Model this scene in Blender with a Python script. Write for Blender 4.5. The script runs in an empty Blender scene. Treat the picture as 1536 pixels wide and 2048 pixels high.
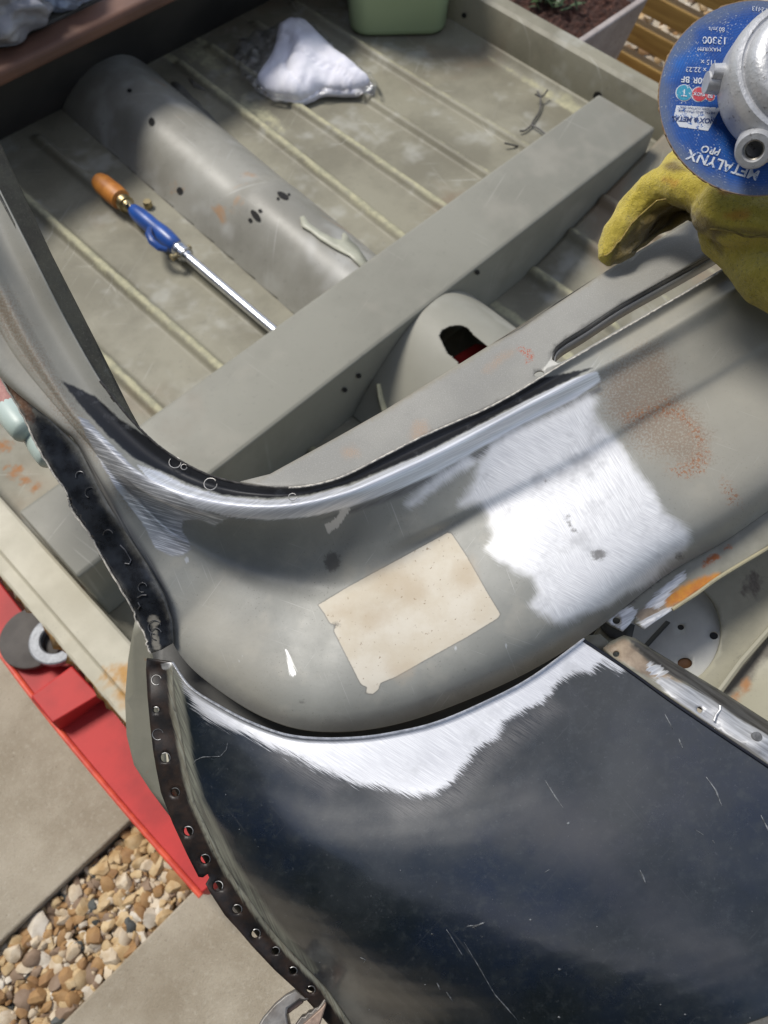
import bpy, bmesh, math, random
import numpy as np
from mathutils import Vector, Matrix, geometry, noise as mnoise

random.seed(7); np.random.seed(7)
scene = bpy.context.scene
COL = scene.collection
R_ = math.radians

# ------------------------------------------------------------------ camera
# photograph space is 1536 x 2048; the two floor directions of the car give the pose and the lens
F = 1538.0
_y = np.array([-3573., -3154., F]); _y /= np.linalg.norm(_y)
_x = np.array([3082., -2744., F]); _x -= _y*(_x@_y); _x /= np.linalg.norm(_x)
_z = np.cross(_x, _y); _z = -_z if _z[1] > 0 else _z
CR = np.stack([_x, _y, _z])            # camera axes (right, down, forward) -> world
CC = np.array([0., 0., 1.2])
CAMR, CAMD, CAMF = CR[:, 0], CR[:, 1], CR[:, 2]

cam = bpy.data.objects.new('camera', bpy.data.cameras.new('camera'))
COL.objects.link(cam); scene.camera = cam
cam.matrix_world = Matrix(((CAMR[0], -CAMD[0], -CAMF[0], CC[0]), (CAMR[1], -CAMD[1], -CAMF[1], CC[1]),
                           (CAMR[2], -CAMD[2], -CAMF[2], CC[2]), (0, 0, 0, 1)))
cam.data.sensor_fit = 'HORIZONTAL'; cam.data.sensor_width = 36.0
cam.data.lens = 36.0*F/1536.0
cam.data.clip_start = 0.01; cam.data.clip_end = 2000
cam.data.dof.use_dof = True; cam.data.dof.focus_distance = 0.50; cam.data.dof.aperture_fstop = 15.0

# ------------------------------------------------------------------ light
SUN = Vector((-0.08, 0.56, 0.82)).normalized()      # towards the sun
scene.view_settings.view_transform = 'Standard'; scene.view_settings.look = 'None'
scene.view_settings.gamma = 1.0; scene.view_settings.use_curve_mapping = False
scene.view_settings.exposure = 0.17
world = bpy.data.worlds.new('World'); scene.world = world; world.use_nodes = True
wn = world.node_tree; wn.nodes.clear()
w_out = wn.nodes.new('ShaderNodeOutputWorld'); w_bg = wn.nodes.new('ShaderNodeBackground')
sky = wn.nodes.new('ShaderNodeTexSky'); sky.sky_type = 'NISHITA'; sky.sun_disc = False
sky.sun_elevation = math.asin(SUN.z); sky.sun_rotation = math.atan2(SUN.x, SUN.y)
sky.air_density = 1.0; sky.dust_density = 0.7
tc = wn.nodes.new('ShaderNodeTexCoord')
nz = wn.nodes.new('ShaderNodeTexNoise'); nz.inputs['Scale'].default_value = 1.9
nz.inputs['Detail'].default_value = 7; nz.inputs['Roughness'].default_value = 0.55
nz.inputs['Distortion'].default_value = 0.3
wmap = wn.nodes.new('ShaderNodeMapping'); wmap.inputs['Location'].default_value = (3.1, 0.7, 0.2)
wn.links.new(tc.outputs['Generated'], wmap.inputs['Vector']); wn.links.new(wmap.outputs['Vector'], nz.inputs['Vector'])
cr = wn.nodes.new('ShaderNodeValToRGB'); cr.color_ramp.elements[0].position = 0.47; cr.color_ramp.elements[1].position = 0.66
wn.links.new(nz.outputs['Fac'], cr.inputs['Fac'])
wmix = wn.nodes.new('ShaderNodeMix'); wmix.data_type = 'RGBA'
wn.links.new(cr.outputs['Color'], wmix.inputs['Factor'])
wn.links.new(sky.outputs['Color'], wmix.inputs['A']); wmix.inputs['B'].default_value = (8.6, 8.5, 8.9, 1)
wn.links.new(wmix.outputs['Result'], w_bg.inputs['Color'])
w_bg.inputs['Strength'].default_value = 0.108
wn.links.new(w_bg.outputs['Background'], w_out.inputs['Surface'])
sl = bpy.data.lights.new('sun', 'SUN'); sl.energy = 3.2; sl.angle = R_(17.0); sl.color = (1.0, 0.955, 0.88)
so = bpy.data.objects.new('sun', sl); COL.objects.link(so)
so.rotation_euler = SUN.to_track_quat('Z', 'Y').to_euler(); so.location = (-1, 3, 4)

# ------------------------------------------------------------------ geometry helpers
def P(px, py, z):
    """world point where the sight line of a photograph pixel meets height z"""
    r = CR @ np.array([px-768., py-1024., F]); return CC + r*((z-CC[2])/r[2])
def PD(px, py, d):
    r = CR @ np.array([px-768., py-1024., F]); return CC + r*(d/F)
def PX(px, py, X):
    r = CR @ np.array([px-768., py-1024., F]); return CC + r*((X-CC[0])/r[0])
def PV(px, py, z):
    px = np.asarray(px, float); py = np.asarray(py, float); z = np.asarray(z, float)
    r = CR @ np.stack([px-768., py-1024., np.full(px.shape, F)])
    return (CC[:, None] + r*((z-CC[2])/r[2])).T
def inv(p):
    c = CR.T @ (np.array(p)-CC); return 768+F*c[0]/c[2], 1024+F*c[1]/c[2]
def invV(p):
    c = (np.asarray(p)-CC) @ CR; return np.stack([768+F*c[:, 0]/c[:, 2], 1024+F*c[:, 1]/c[:, 2]], 1)

def crom(a, n, closed=False):
    """Catmull-Rom through rows of a (k, d): n steps per span"""
    a = np.asarray(a, float); k = len(a); out = []
    for i in range(k if closed else k-1):
        if closed: p0, p1, p2, p3 = a[i-1], a[i], a[(i+1) % k], a[(i+2) % k]
        else:
            p1, p2 = a[i], a[i+1]
            p0 = a[i-1] if i > 0 else 2*p1-p2
            p3 = a[i+2] if i+2 < k else 2*p2-p1
        for j in range(n):
            t = j/n
            out.append(0.5*((2*p1)+(p2-p0)*t+(2*p0-5*p1+4*p2-p3)*t*t+(3*p1-p0-3*p2+p3)*t**3))
    if not closed: out.append(a[-1])
    return np.array(out)
def net(ctrl, nu, nv):
    """ctrl (rows, cols, 3) of px, py, z -> smooth dense grid"""
    a = np.asarray(ctrl, float); r, c, d = a.shape
    b = crom(a.reshape(r, c*d), nu).reshape(-1, c, d)
    b = crom(b.transpose(1, 0, 2).reshape(c, -1), nv).reshape(-1, b.shape[0], d).transpose(1, 0, 2)
    return b
def resample(path, n):
    p = np.asarray(path, float); s = np.r_[0, np.cumsum(np.linalg.norm(np.diff(p, axis=0), axis=1))]
    t = np.linspace(0, s[-1], n); return np.stack([np.interp(t, s, p[:, i]) for i in range(p.shape[1])], 1)
def in_poly(pts, poly):
    pts = np.asarray(pts, float); poly = np.asarray(poly, float)
    x, y = pts[:, 0], pts[:, 1]; ins = np.zeros(len(pts), bool)
    x1, y1 = poly[:, 0], poly[:, 1]; x2, y2 = np.roll(x1, -1), np.roll(y1, -1)
    for a, b, c, d in zip(x1, y1, x2, y2):
        if b == d: continue
        ins ^= ((b > y) != (d > y)) & (x < (c-a)*(y-b)/(d-b)+a)
    return ins
def sdf(pts, poly):
    """signed distance to a polygon in photograph pixels, positive inside"""
    pts = np.asarray(pts, float); poly = np.asarray(poly, float)
    d = np.full(len(pts), 1e9)
    for a, b in zip(poly, np.roll(poly, -1, 0)):
        e = b-a; l = max(e@e, 1e-9); t = np.clip(((pts-a)@e)/l, 0, 1)
        d = np.minimum(d, np.hypot(*(pts-a-t[:, None]*e).T))
    return np.where(in_poly(pts, poly), d, -d)
def sdfs(pts, polys):
    v = np.full(len(pts), -1e9)
    for q in polys: v = np.maximum(v, sdf(pts, q))
    return v
def tps(ctrl):
    c = np.asarray(ctrl, float); n = len(c); q = c[:, :2]/1000.
    def ph(a, b):
        r2 = ((a[:, None]-b[None])**2).sum(2)+1e-12; return r2*np.log(r2)
    A = np.zeros((n+3, n+3)); A[:n, :n] = ph(q, q)+1e-6*np.eye(n); A[:n, n] = 1; A[:n, n+1:] = q; A[n:, :n] = A[:n, n:].T
    w = np.linalg.solve(A, np.r_[c[:, 2], 0, 0, 0])
    def f(px, py):
        p = np.stack([np.ravel(px), np.ravel(py)], 1)/1000.
        return ph(p, q)@w[:n]+w[n]+p@w[n+1:]
    return f
def circ(x, y, rx, ry=None, n=16, a=0):
    ry = ry or rx; t = np.linspace(0, 2*math.pi, n, endpoint=False)
    return [(x+rx*math.cos(k)*math.cos(a)-ry*math.sin(k)*math.sin(a), y+rx*math.cos(k)*math.sin(a)+ry*math.sin(k)*math.cos(a)) for k in t]
def jag(poly, amp, step=6, closed=True, seed=1):
    rng = np.random.RandomState(seed); q = np.asarray(poly, float)
    if closed: q = np.r_[q, q[:1]]
    n = max(4, int(np.linalg.norm(np.diff(q, axis=0), axis=1).sum()/step))
    q = resample(q, n); q = q[:-1] if closed else q
    return q+rng.normal(0, amp, q.shape)

# ------------------------------------------------------------------ object helpers
def thing(name, label, cat, loc=(0, 0, 0), group=None, mat3=None):
    o = bpy.data.objects.new(name, None); COL.objects.link(o)
    o.empty_display_size = 0.05
    if mat3 is not None: o.matrix_world = Matrix.Translation(loc) @ mat3.to_4x4()
    else: o.location = loc
    o['label'] = label; o['category'] = cat
    if group: o['group'] = group
    return o
def tag(o, label, cat, group=None):
    o['label'] = label; o['category'] = cat
    if group: o['group'] = group
    return o
MATATTR = {}
def add(name, me, mats, parent=None, local=False, smooth=True, sharp=None):
    """link a mesh; world-space vertices are moved into the parent's space"""
    o = bpy.data.objects.new(name, me); COL.objects.link(o)
    for m in (mats if isinstance(mats, (list, tuple)) else [mats]): me.materials.append(m)
    for m in (mats if isinstance(mats, (list, tuple)) else [mats]):
        for k in MATATTR.get(m.name, ()):
            if k not in me.attributes: setattrs(me, {k: np.full(len(me.vertices), -200.)})
    if parent is not None:
        root = parent
        o.parent = parent
        if not local:
            M = Matrix.Identity(4); q = parent
            while q is not None: M = q.matrix_basis @ M; q = q.parent
            me.transform(M.inverted())
    if smooth:
        me.shade_smooth()
        if sharp: me.set_sharp_from_angle(angle=R_(sharp))
    me.update()
    return o
def solid(o, t):
    m = o.modifiers.new('thickness', 'SOLIDIFY'); m.thickness = t; m.offset = -1; return o
def bev(o, w, seg=2):
    m = o.modifiers.new('bevel', 'BEVEL'); m.width = w; m.segments = seg; m.limit_method = 'ANGLE'; return o
def setattrs(me, attrs):
    for k, v in (attrs or {}).items():
        a = me.attributes.new(k, 'FLOAT', 'POINT'); a.data.foreach_set('value', np.clip(np.asarray(v, np.float32)/50., -4, 4))
def setuv(me, px):
    uv = me.uv_layers.new(name='UVMap'); li = np.zeros(len(me.loops), np.int32); me.loops.foreach_get('vertex_index', li)
    uv.data.foreach_set('uv', (np.asarray(px, np.float32)[li]/1000.).ravel())
def grid_mesh(name, V, nr, nc, px=None, attrs=None, keep=None):
    idx = np.arange(nr*nc).reshape(nr, nc)
    q = np.stack([idx[:-1, :-1], idx[1:, :-1], idx[1:, 1:], idx[:-1, 1:]], -1).reshape(-1, 4)
    if keep is not None: q = q[keep(V[q].mean(1))]
    i = len(q)//2; n = np.cross(V[q[i, 1]]-V[q[i, 0]], V[q[i, 2]]-V[q[i, 0]])
    if n@(CC-V[q[i, 0]]) < 0: q = q[:, ::-1]
    me = bpy.data.meshes.new(name); me.from_pydata(V.tolist(), [], q.tolist())
    if px is not None: setuv(me, px)
    setattrs(me, attrs); return me
def surf(name, ctrl, nu, nv, mats, parent, attrs=None, t=0.0012):
    """a pressed sheet: control net of (px, py, height), attrs = {name: [polygons in photograph pixels]}"""
    g = net(ctrl, nu, nv); nr, nc = g.shape[:2]; q = g.reshape(-1, 3)
    V = PV(q[:, 0], q[:, 1], q[:, 2]); px = q[:, :2]
    me = grid_mesh(name, V, nr, nc, px, {k: sdfs(px, v) for k, v in (attrs or {}).items()})
    o = add(name, me, mats, parent)
    if t: solid(o, t)
    return o, g
def plate(name, outline, zf, mats, parent, holes=(), step=14, t=0.0012, attrs=None, smooth=True):
    """a cut sheet of metal with real holes: outline in photograph pixels, zf gives its height"""
    out = [tuple(map(float, p)) for p in outline]; pts = list(out); edges = [(i, (i+1) % len(out)) for i in range(len(out))]
    for h in holes:
        b = len(pts); pts += [tuple(map(float, p)) for p in h]; edges += [(b+i, b+(i+1) % len(h)) for i in range(len(h))]
    A = np.array(out); lo, hi = A.min(0), A.max(0)
    gx, gy = np.meshgrid(np.arange(lo[0]+step*.37, hi[0], step), np.arange(lo[1]+step*.41, hi[1], step))
    G = np.stack([gx.ravel(), gy.ravel()], 1)
    if len(G):
        k = sdf(G, A) > step*.35
        for h in holes: k &= sdf(G, h) < -step*.35
        pts += [tuple(p) for p in G[k]]
    vs, es, fs, _, _, _ = geometry.delaunay_2d_cdt([Vector(p) for p in pts], edges, [], 0, 1e-4)
    vv = np.array([(v.x, v.y) for v in vs]); fc = np.array([vv[list(f)].mean(0) for f in fs])
    k = in_poly(fc, A)
    for h in holes: k &= ~in_poly(fc, h)
    faces = [tuple(f) for f, ok in zip(fs, k) if ok]
    z = np.asarray(zf(vv[:, 0], vv[:, 1]), float)*np.ones(len(vv))
    V = PV(vv[:, 0], vv[:, 1], z)
    fl = []
    for f in faces:
        n = np.cross(V[f[1]]-V[f[0]], V[f[2]]-V[f[0]])
        fl.append(f if n@(CC-V[f[0]]) > 0 else f[::-1])
    me = bpy.data.meshes.new(name); me.from_pydata(V.tolist(), [], fl)
    bm = bmesh.new(); bm.from_mesh(me)
    setattrs(me, {a: sdfs(vv, q) for a, q in (attrs or {}).items()}); setuv(me, vv)
    bm.free()
    o = add(name, me, mats, parent, smooth=smooth)
    if t: solid(o, t)
    return o

class MB:
    """collects shapes that become ONE mesh"""
    def __init__(s): s.v = []; s.f = []; s.mi = []; s.cur = 0
    def raw(s, v, f):
        b = len(s.v); s.v += [tuple(map(float, p)) for p in v]; s.f += [tuple(i+b for i in q) for q in f]; s.mi += [s.cur]*len(f); return s
    def box(s, lo, hi, M=None):
        (a, b, c), (d, e, g) = lo, hi
        v = [(a, b, c), (d, b, c), (d, e, c), (a, e, c), (a, b, g), (d, b, g), (d, e, g), (a, e, g)]
        if M is not None: v = [tuple(M @ Vector(p)) for p in v]
        return s.raw(v, [(0, 3, 2, 1), (4, 5, 6, 7), (0, 1, 5, 4), (1, 2, 6, 5), (2, 3, 7, 6), (3, 0, 4, 7)])
    def tube(s, pts, rad, seg=12, cap=True, flat=1.0, up=None):
        pts = [Vector(p) for p in pts]; n = len(pts)
        rad = [rad]*n if not hasattr(rad, '__len__') else list(rad)
        v = []; ref = Vector(up) if up is not None else None
        for i, p in enumerate(pts):
            t = (pts[min(i+1, n-1)]-pts[max(i-1, 0)]).normalized()
            if ref is None: ref = t.orthogonal()
            a = (ref-t*ref.dot(t)).normalized(); b = t.cross(a); ref = a if up is None else ref
            for k in range(seg):
                w = 2*math.pi*k/seg; v.append(p+a*(math.cos(w)*rad[i]*flat)+b*(math.sin(w)*rad[i]))
        f = [(i*seg+k, i*seg+(k+1) % seg, (i+1)*seg+(k+1) % seg, (i+1)*seg+k) for i in range(n-1) for k in range(seg)]
        if cap: f += [tuple(range(seg))[::-1], tuple((n-1)*seg+k for k in range(seg))]
        return s.raw(v, f)
    def lathe(s, prof, M, seg=48, cap=True):
        v = []
        for r, h in prof:
            for k in range(seg):
                w = 2*math.pi*k/seg; v.append(M @ Vector((r*math.cos(w), r*math.sin(w), h)))
        n = len(prof)
        f = [(i*seg+k, i*seg+(k+1) % seg, (i+1)*seg+(k+1) % seg, (i+1)*seg+k) for i in range(n-1) for k in range(seg)]
        if cap: f += [tuple(range(seg))[::-1], tuple((n-1)*seg+k for k in range(seg))]
        return s.raw(v, f)
    def prism(s, poly, top, bot):
        """poly: list of (x, y); top/bot callables or constants giving world z"""
        n = len(poly); v = [(x, y, top) for x, y in poly]+[(x, y, bot) for x, y in poly]
        f = [tuple(range(n)), tuple(range(n, 2*n))[::-1]]+[(i, i+n, (i+1) % n+n, (i+1) % n) for i in range(n)]
        return s.raw(v, f)
    def mesh(s, name):
        me = bpy.data.meshes.new(name); me.from_pydata(s.v, [], s.f)
        me.polygons.foreach_set('material_index', s.mi)
        bm = bmesh.new(); bm.from_mesh(me); bmesh.ops.recalc_face_normals(bm, faces=bm.faces); bm.to_mesh(me); bm.free()
        return me
    def build(s, name, mats, parent=None, local=False, smooth=True, sharp=35):
        return add(name, s.mesh(name), mats, parent, local, smooth, sharp)
def frame(o, z, x=None):
    z = Vector(z).normalized(); x = Vector(x) if x is not None else z.orthogonal()
    x = (x-z*x.dot(z)).normalized(); y = z.cross(x)
    return Matrix(((x.x, y.x, z.x, o[0]), (x.y, y.y, z.y, o[1]), (x.z, y.z, z.z, o[2]), (0, 0, 0, 1)))
def fused(name, mb, voxel, mats, parent, smooth_it=4, sub=0):
    """fuse overlapping shapes into one continuous skin"""
    me = mb.mesh(name); o = bpy.data.objects.new(name, me); COL.objects.link(o)
    m = o.modifiers.new('r', 'REMESH'); m.mode = 'VOXEL'; m.voxel_size = voxel
    m = o.modifiers.new('s', 'SMOOTH'); m.iterations = smooth_it; m.factor = 0.5
    bpy.context.view_layer.update()
    ev = bpy.data.meshes.new_from_object(o.evaluated_get(bpy.context.evaluated_depsgraph_get()))
    bpy.data.objects.remove(o); bpy.data.meshes.remove(me); ev.name = name
    return ev

# ------------------------------------------------------------------ materials
class G:
    def __init__(s, name):
        s.m = bpy.data.materials.new(name); s.m.use_nodes = True; s.nt = s.m.node_tree
        s.p = s.nt.nodes['Principled BSDF']; s.o = s.nt.nodes['Material Output']
    def n(s, t, **kw):
        x = s.nt.nodes.new('ShaderNode'+t)
        for k, v in kw.items(): setattr(x, k, v)
        return x
    def put(s, sock, v):
        if isinstance(v, bpy.types.NodeSocket): s.nt.links.new(v, sock)
        elif hasattr(v, '__len__') and len(v) == 3 and sock.type == 'RGBA': sock.default_value = (*v, 1)
        else: sock.default_value = v
    def obj(s): return s.n('TexCoord').outputs['Object']
    def uv(s): return s.n('TexCoord').outputs['UV']
    def map(s, vec, sc=(1, 1, 1), rot=0.0):
        x = s.n('Mapping'); s.put(x.inputs['Vector'], vec); x.inputs['Rotation'].default_value = (0, 0, rot)
        y = s.n('Mapping'); s.nt.links.new(x.outputs[0], y.inputs['Vector']); y.inputs['Scale'].default_value = sc
        return y.outputs[0]
    def noise(s, vec, scale=1., detail=4., rough=.55, dist=0.):
        x = s.n('TexNoise'); s.put(x.inputs['Vector'], vec)
        x.inputs['Scale'].default_value = scale; x.inputs['Detail'].default_value = detail
        x.inputs['Roughness'].default_value = rough; x.inputs['Distortion'].default_value = dist
        return x.outputs['Fac']
    def voro(s, vec, scale, feature='F1', out='Distance'):
        x = s.n('TexVoronoi', feature=feature); s.put(x.inputs['Vector'], vec); x.inputs['Scale'].default_value = scale
        return x.outputs[out]
    def math(s, op, a, b=0., c=None):
        x = s.n('Math', operation=op); s.put(x.inputs[0], a); s.put(x.inputs[1], b)
        if c is not None: s.put(x.inputs[2], c)
        return x.outputs[0]
    def step(s, v, a, b, lo=0., hi=1.):
        x = s.n('MapRange', interpolation_type='SMOOTHSTEP'); s.put(x.inputs['Value'], v)
        x.inputs['From Min'].default_value = a; x.inputs['From Max'].default_value = b
        x.inputs['To Min'].default_value = lo; x.inputs['To Max'].default_value = hi
        return x.outputs['Result']
    def mix(s, f, a, b):
        x = s.n('Mix', data_type='RGBA'); s.put(x.inputs['Factor'], f); s.put(x.inputs['A'], a); s.put(x.inputs['B'], b)
        return x.outputs['Result']
    def mixf(s, f, a, b):
        x = s.n('Mix', data_type='FLOAT'); s.put(x.inputs['Factor'], f); s.put(x.inputs['A'], a); s.put(x.inputs['B'], b)
        return x.outputs['Result']
    def attr(s, name): return s.n('Attribute', attribute_name=name).outputs['Fac']
    def bump(s, h, strength=.3, dist=.001):
        x = s.n('Bump'); s.put(x.inputs['Height'], h); x.inputs['Strength'].default_value = strength; x.inputs['Distance'].default_value = dist
        s.nt.links.new(x.outputs[0], s.p.inputs['Normal']); return x
    def set(s, **kw):
        for k, v in kw.items(): s.put(s.p.inputs[k.replace('_', ' ')], v)
        return s
def simple(name, c1, c2=None, scale=30., rough=.5, metal=0., bump=0., bscale=None, bd=.001, detail=5, contrast=(.35, .65), spec=.5):
    g = G(name); v = g.obj(); c2 = c2 or tuple(x*.8 for x in c1)
    g.set(Base_Color=g.mix(g.step(g.noise(v, scale, detail), *contrast), c1, c2), Roughness=rough, Metallic=metal, Specular_IOR_Level=spec)
    if bump: g.bump(g.noise(v, bscale or scale*6, 4), bump, bd)
    return g.m

def panel(name, base, base2, uv=True, rough=.45, speck=(.12, .11, .10), speck_amt=.5, speck_scale=900., layers=(), big=3.0, spec=.5,
          blotch=None, bump=.05, coat=0., fine=None, scr=None):
    """painted sheet metal with layers of wear and painted-in tone. Every layer is a place on the sheet itself (a distance stored on its
    vertices, pixels/50) whose border is broken up by noise or by strokes of the sander."""
    g = G(name); v = g.uv() if uv else g.obj()
    n1 = g.noise(v, big, 6, .6); col = g.mix(g.step(n1, .38, .62), base, base2)
    if blotch:
        bc, bs, lo, hi = blotch; col = g.mix(g.step(g.noise(v, bs, 5, .6, .4), lo, hi), col, bc)
    if fine:
        fc, fs, lo, hi, fa = fine; col = g.mix(g.math('MULTIPLY', g.step(g.noise(v, fs, 3, .7), lo, hi), fa), col, fc)
    if speck_amt:
        s1 = g.noise(v, speck_scale*.35, 3, .7); s2 = g.noise(v, big*2.3, 3)
        sp = g.math('MULTIPLY', g.step(s1, .60, .70), g.step(s2, .38, .68))
        col = g.mix(g.math('MULTIPLY', sp, speck_amt), col, speck)
    if scr:                                             # fine crossing scratches and rubbed dust: (colour, strength, across, angles)
        sc_, sa, sf, angs = scr
        for j, a_ in enumerate(angs):
            wv = g.noise(g.map(v, (sf*.022, sf, 1), -a_), 1., 2., .5, .15)
            gt_ = g.step(g.noise(v, sf*.03+3*j, 3), .46, .62)
            col = g.mix(g.math('MULTIPLY', g.math('MULTIPLY', g.step(wv, .66, .72), gt_), sa), col, sc_)
        col = g.mix(g.math('MULTIPLY', g.step(g.noise(v, sf*.55, 4, .8), .60, .68), sa*.8), col, speck)
    r = g.math('ADD', rough, g.math('MULTIPLY', g.math('SUBTRACT', g.noise(v, big*4, 4), .5), .25)); met = 0.0
    h = g.math('MULTIPLY', g.noise(v, speck_scale*.25, 3), .35)
    for L in layers:
        d = g.math('ADD', g.math('MULTIPLY', g.attr(L['attr']), 50.), L.get('off', 0.))
        amp = L.get('amp', 10.); w = L.get('w', 2.)
        if 'ang' in L:
            a, c = L.get('sc', (14., 190.))
            st = g.noise(g.map(v, (a, c, 1), -L['ang']), 1., 3., .6)
            if 'ang2' in L:
                st2 = g.noise(g.map(v, (a, c, 1), -L['ang2']), 1., 3., .6)
                st = g.mixf(g.step(g.noise(v, 7, 2), .45, .55), st, st2)
        else: st = g.noise(v, L.get('ns', 60.), 5, .65)
        n2 = g.math('MULTIPLY', g.math('SUBTRACT', g.noise(v, L.get('ls', 14.), 3), .5), L.get('lamp', amp))
        msk = g.step(g.math('ADD', g.math('ADD', d, g.math('MULTIPLY', g.math('SUBTRACT', st, .5), amp*3.)), n2), -w, w)
        if 'grain' in L:
            gs, lo, hi = L['grain']
            msk = g.math('MULTIPLY', msk, g.step(g.math('ADD', g.noise(v, gs, 4, .75), g.math('MULTIPLY', g.math('MINIMUM', d, 40.), .0018)), lo, hi))
        if 'amt' in L: msk = g.math('MULTIPLY', msk, L['amt'])
        c = L['col']
        if 'col2' in L: c = g.mix(g.step(st if 'ang' in L else g.noise(v, L.get('cs', 25.), 5, .65), *L.get('cr', (.35, .65))), c, L['col2'])
        if 'spot' in L: c = g.mix(g.step(g.noise(v, L['spot'][1], 4, .7), L['spot'][2], L['spot'][3]), c, L['spot'][0])
        col = g.mix(msk, col, c); r = g.mixf(msk, r, L.get('rough', .5)); met = g.mixf(msk, met, L.get('metal', 0.))
        if L.get('bump'): h = g.mixf(msk, h, g.math('MULTIPLY', st, L['bump']))
        if L.get('raise'): h = g.math('ADD', h, g.math('MULTIPLY', msk, L['raise']))
    g.set(Base_Color=col, Roughness=r, Metallic=met, Specular_IOR_Level=spec, Coat_Weight=coat, Coat_Roughness=.12)
    g.bump(h, bump, .002)
    MATATTR[g.m.name] = [L['attr'] for L in layers]
    return g.m

# ------------------------------------------------------------------ ground
def paving_mat():
    g = G('concrete_slab'); v = g.obj()
    c = g.mix(g.step(g.noise(v, 7, 6, .65), .35, .68), (.46, .405, .315), (.335, .285, .21))
    c = g.mix(g.step(g.noise(v, 160, 4, .7), .5, .8), c, (.50, .45, .36))
    c = g.mix(g.math('MULTIPLY', g.step(g.noise(v, 330, 3, .7), .62, .7), .6), c, (.07, .06, .05))
    c = g.mix(g.math('MULTIPLY', g.step(g.noise(v, 3.1, 4), .55, .7), .45), c, (.17, .125, .07))
    c = g.mix(g.math('MULTIPLY', g.step(g.noise(v, 620, 3, .85), .56, .68), .55), c, (.13, .11, .08))
    g.set(Base_Color=c, Roughness=.9); g.bump(g.noise(v, 420, 5, .75), .8, .003); return g.m
M_pave = paving_mat()
GR0, GR1 = 0.186, 0.322                       # the gravel strip runs between two rows of slabs
def slab(name, x0, x1, y0, y1, z=0.0):
    b = MB(); b.box((x0, y0, z-.05), (x1, y1, z)); o = b.build(name, M_pave, smooth=False); bev(o, .003, 2); o['kind'] = 'structure'; return o
base = MB(); base.box((-400, -400, -.2), (400, 400, -.055)); base = base.build('ground', simple('earth', (.16, .13, .09), (.10, .085, .06), 3, .95, bump=.5, bscale=40)); base['kind'] = 'structure'
for x0 in np.arange(-2.79, 2.6, .602):
    slab('paving', x0, x0+.598, GR1, GR1+.60); slab('paving', x0, x0+.598, GR0-.60, GR0)
    for k in range(3): slab('paving', x0, x0+.598, GR1+.604*(k+1), GR1+.604*(k+1)+.60); slab('paving', x0, x0+.598, GR0-.604*(k+2), GR0-.604*(k+1)-.004)

def stones(name, area, n, zb, sizes, seed=3):
    rng = random.Random(seed); V = []; Fc = []; mi = []
    ico = bmesh.new(); bmesh.ops.create_icosphere(ico, subdivisions=2, radius=1); iv = [v.co.copy() for v in ico.verts]; jf = [tuple(v.index for v in f.verts) for f in ico.faces]; ico.free()
    (x0, x1), (y0, y1) = area
    for i in range(n):
        s = rng.choice(sizes)*rng.uniform(.75, 1.3)
        c = Vector((rng.uniform(x0, x1), rng.uniform(y0, y1), zb+rng.uniform(-.012, .006)))
        sc = Vector((s*rng.uniform(.8, 1.35), s*rng.uniform(.6, 1.0), s*rng.uniform(.4, .75)))
        R = Matrix.Rotation(rng.uniform(0, 6.3), 3, 'Z') @ Matrix.Rotation(rng.uniform(-.6, .6), 3, 'X') @ Matrix.Rotation(rng.uniform(-.5, .5), 3, 'Y')
        off = Vector((rng.uniform(0, 99), rng.uniform(0, 99), 0)); b = len(V)
        # facets: clip the ball by a few random planes, so broken stones have flat faces
        pl = [(Vector((rng.gauss(0, 1), rng.gauss(0, 1), rng.gauss(0, 1))).normalized(), rng.uniform(.55, .85)) for _ in range(rng.choice([3, 5, 7]))]
        for p in iv:
            q = p*(1+.28*mnoise.noise(p*1.3+off))
            for nn, dd in pl:
                k = q.dot(nn)-dd
                if k > 0: q = q-nn*k*.9
            q = Vector((q.x*sc.x, q.y*sc.y, q.z*sc.z)); V.append(R @ q+c)
        Fc += [tuple(k+b for k in f) for f in jf]; mi += [rng.choices(range(6), [30, 26, 20, 12, 8, 2.0])[0]]*len(jf)
    me = bpy.data.meshes.new(name); me.from_pydata(V, [], Fc); me.polygons.foreach_set('material_index', mi)
    cols = [((.56, .43, .25), (.38, .245, .11)), ((.62, .53, .40), (.44, .34, .22)), ((.36, .215, .09), (.25, .135, .055)), ((.27, .19, .13), (.18, .12, .075)), ((.64, .58, .49), (.46, .40, .31)), ((.10, .105, .10), (.05, .055, .05))]
    o = add(name, me, [simple(f'stone_{i}', a, b, 55, .75, bump=.5, bscale=330, contrast=(.3, .7)) for i, (a, b) in enumerate(cols)], sharp=28)
    return o
gr = stones('gravel', ((-.62, .25), (GR0+.004, GR1-.004)), 4300, -.022, [.0035, .005, .0062, .008, .0105, .0135])
gr['kind'] = 'stuff'
gb = MB(); gb.box((-2.8, GR0, -.06), (3, GR1, -.034)); gb = gb.build('gravel_bed', simple('grit', (.20, .15, .09), (.10, .075, .05), 90, .95, bump=.8, bscale=200)); gb['kind'] = 'structure'
gf = stones('far_gravel', ((1.60, 2.3), (.35, 1.35)), 1300, .004, [.012, .016, .02], 9); gf['kind'] = 'stuff'

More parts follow.
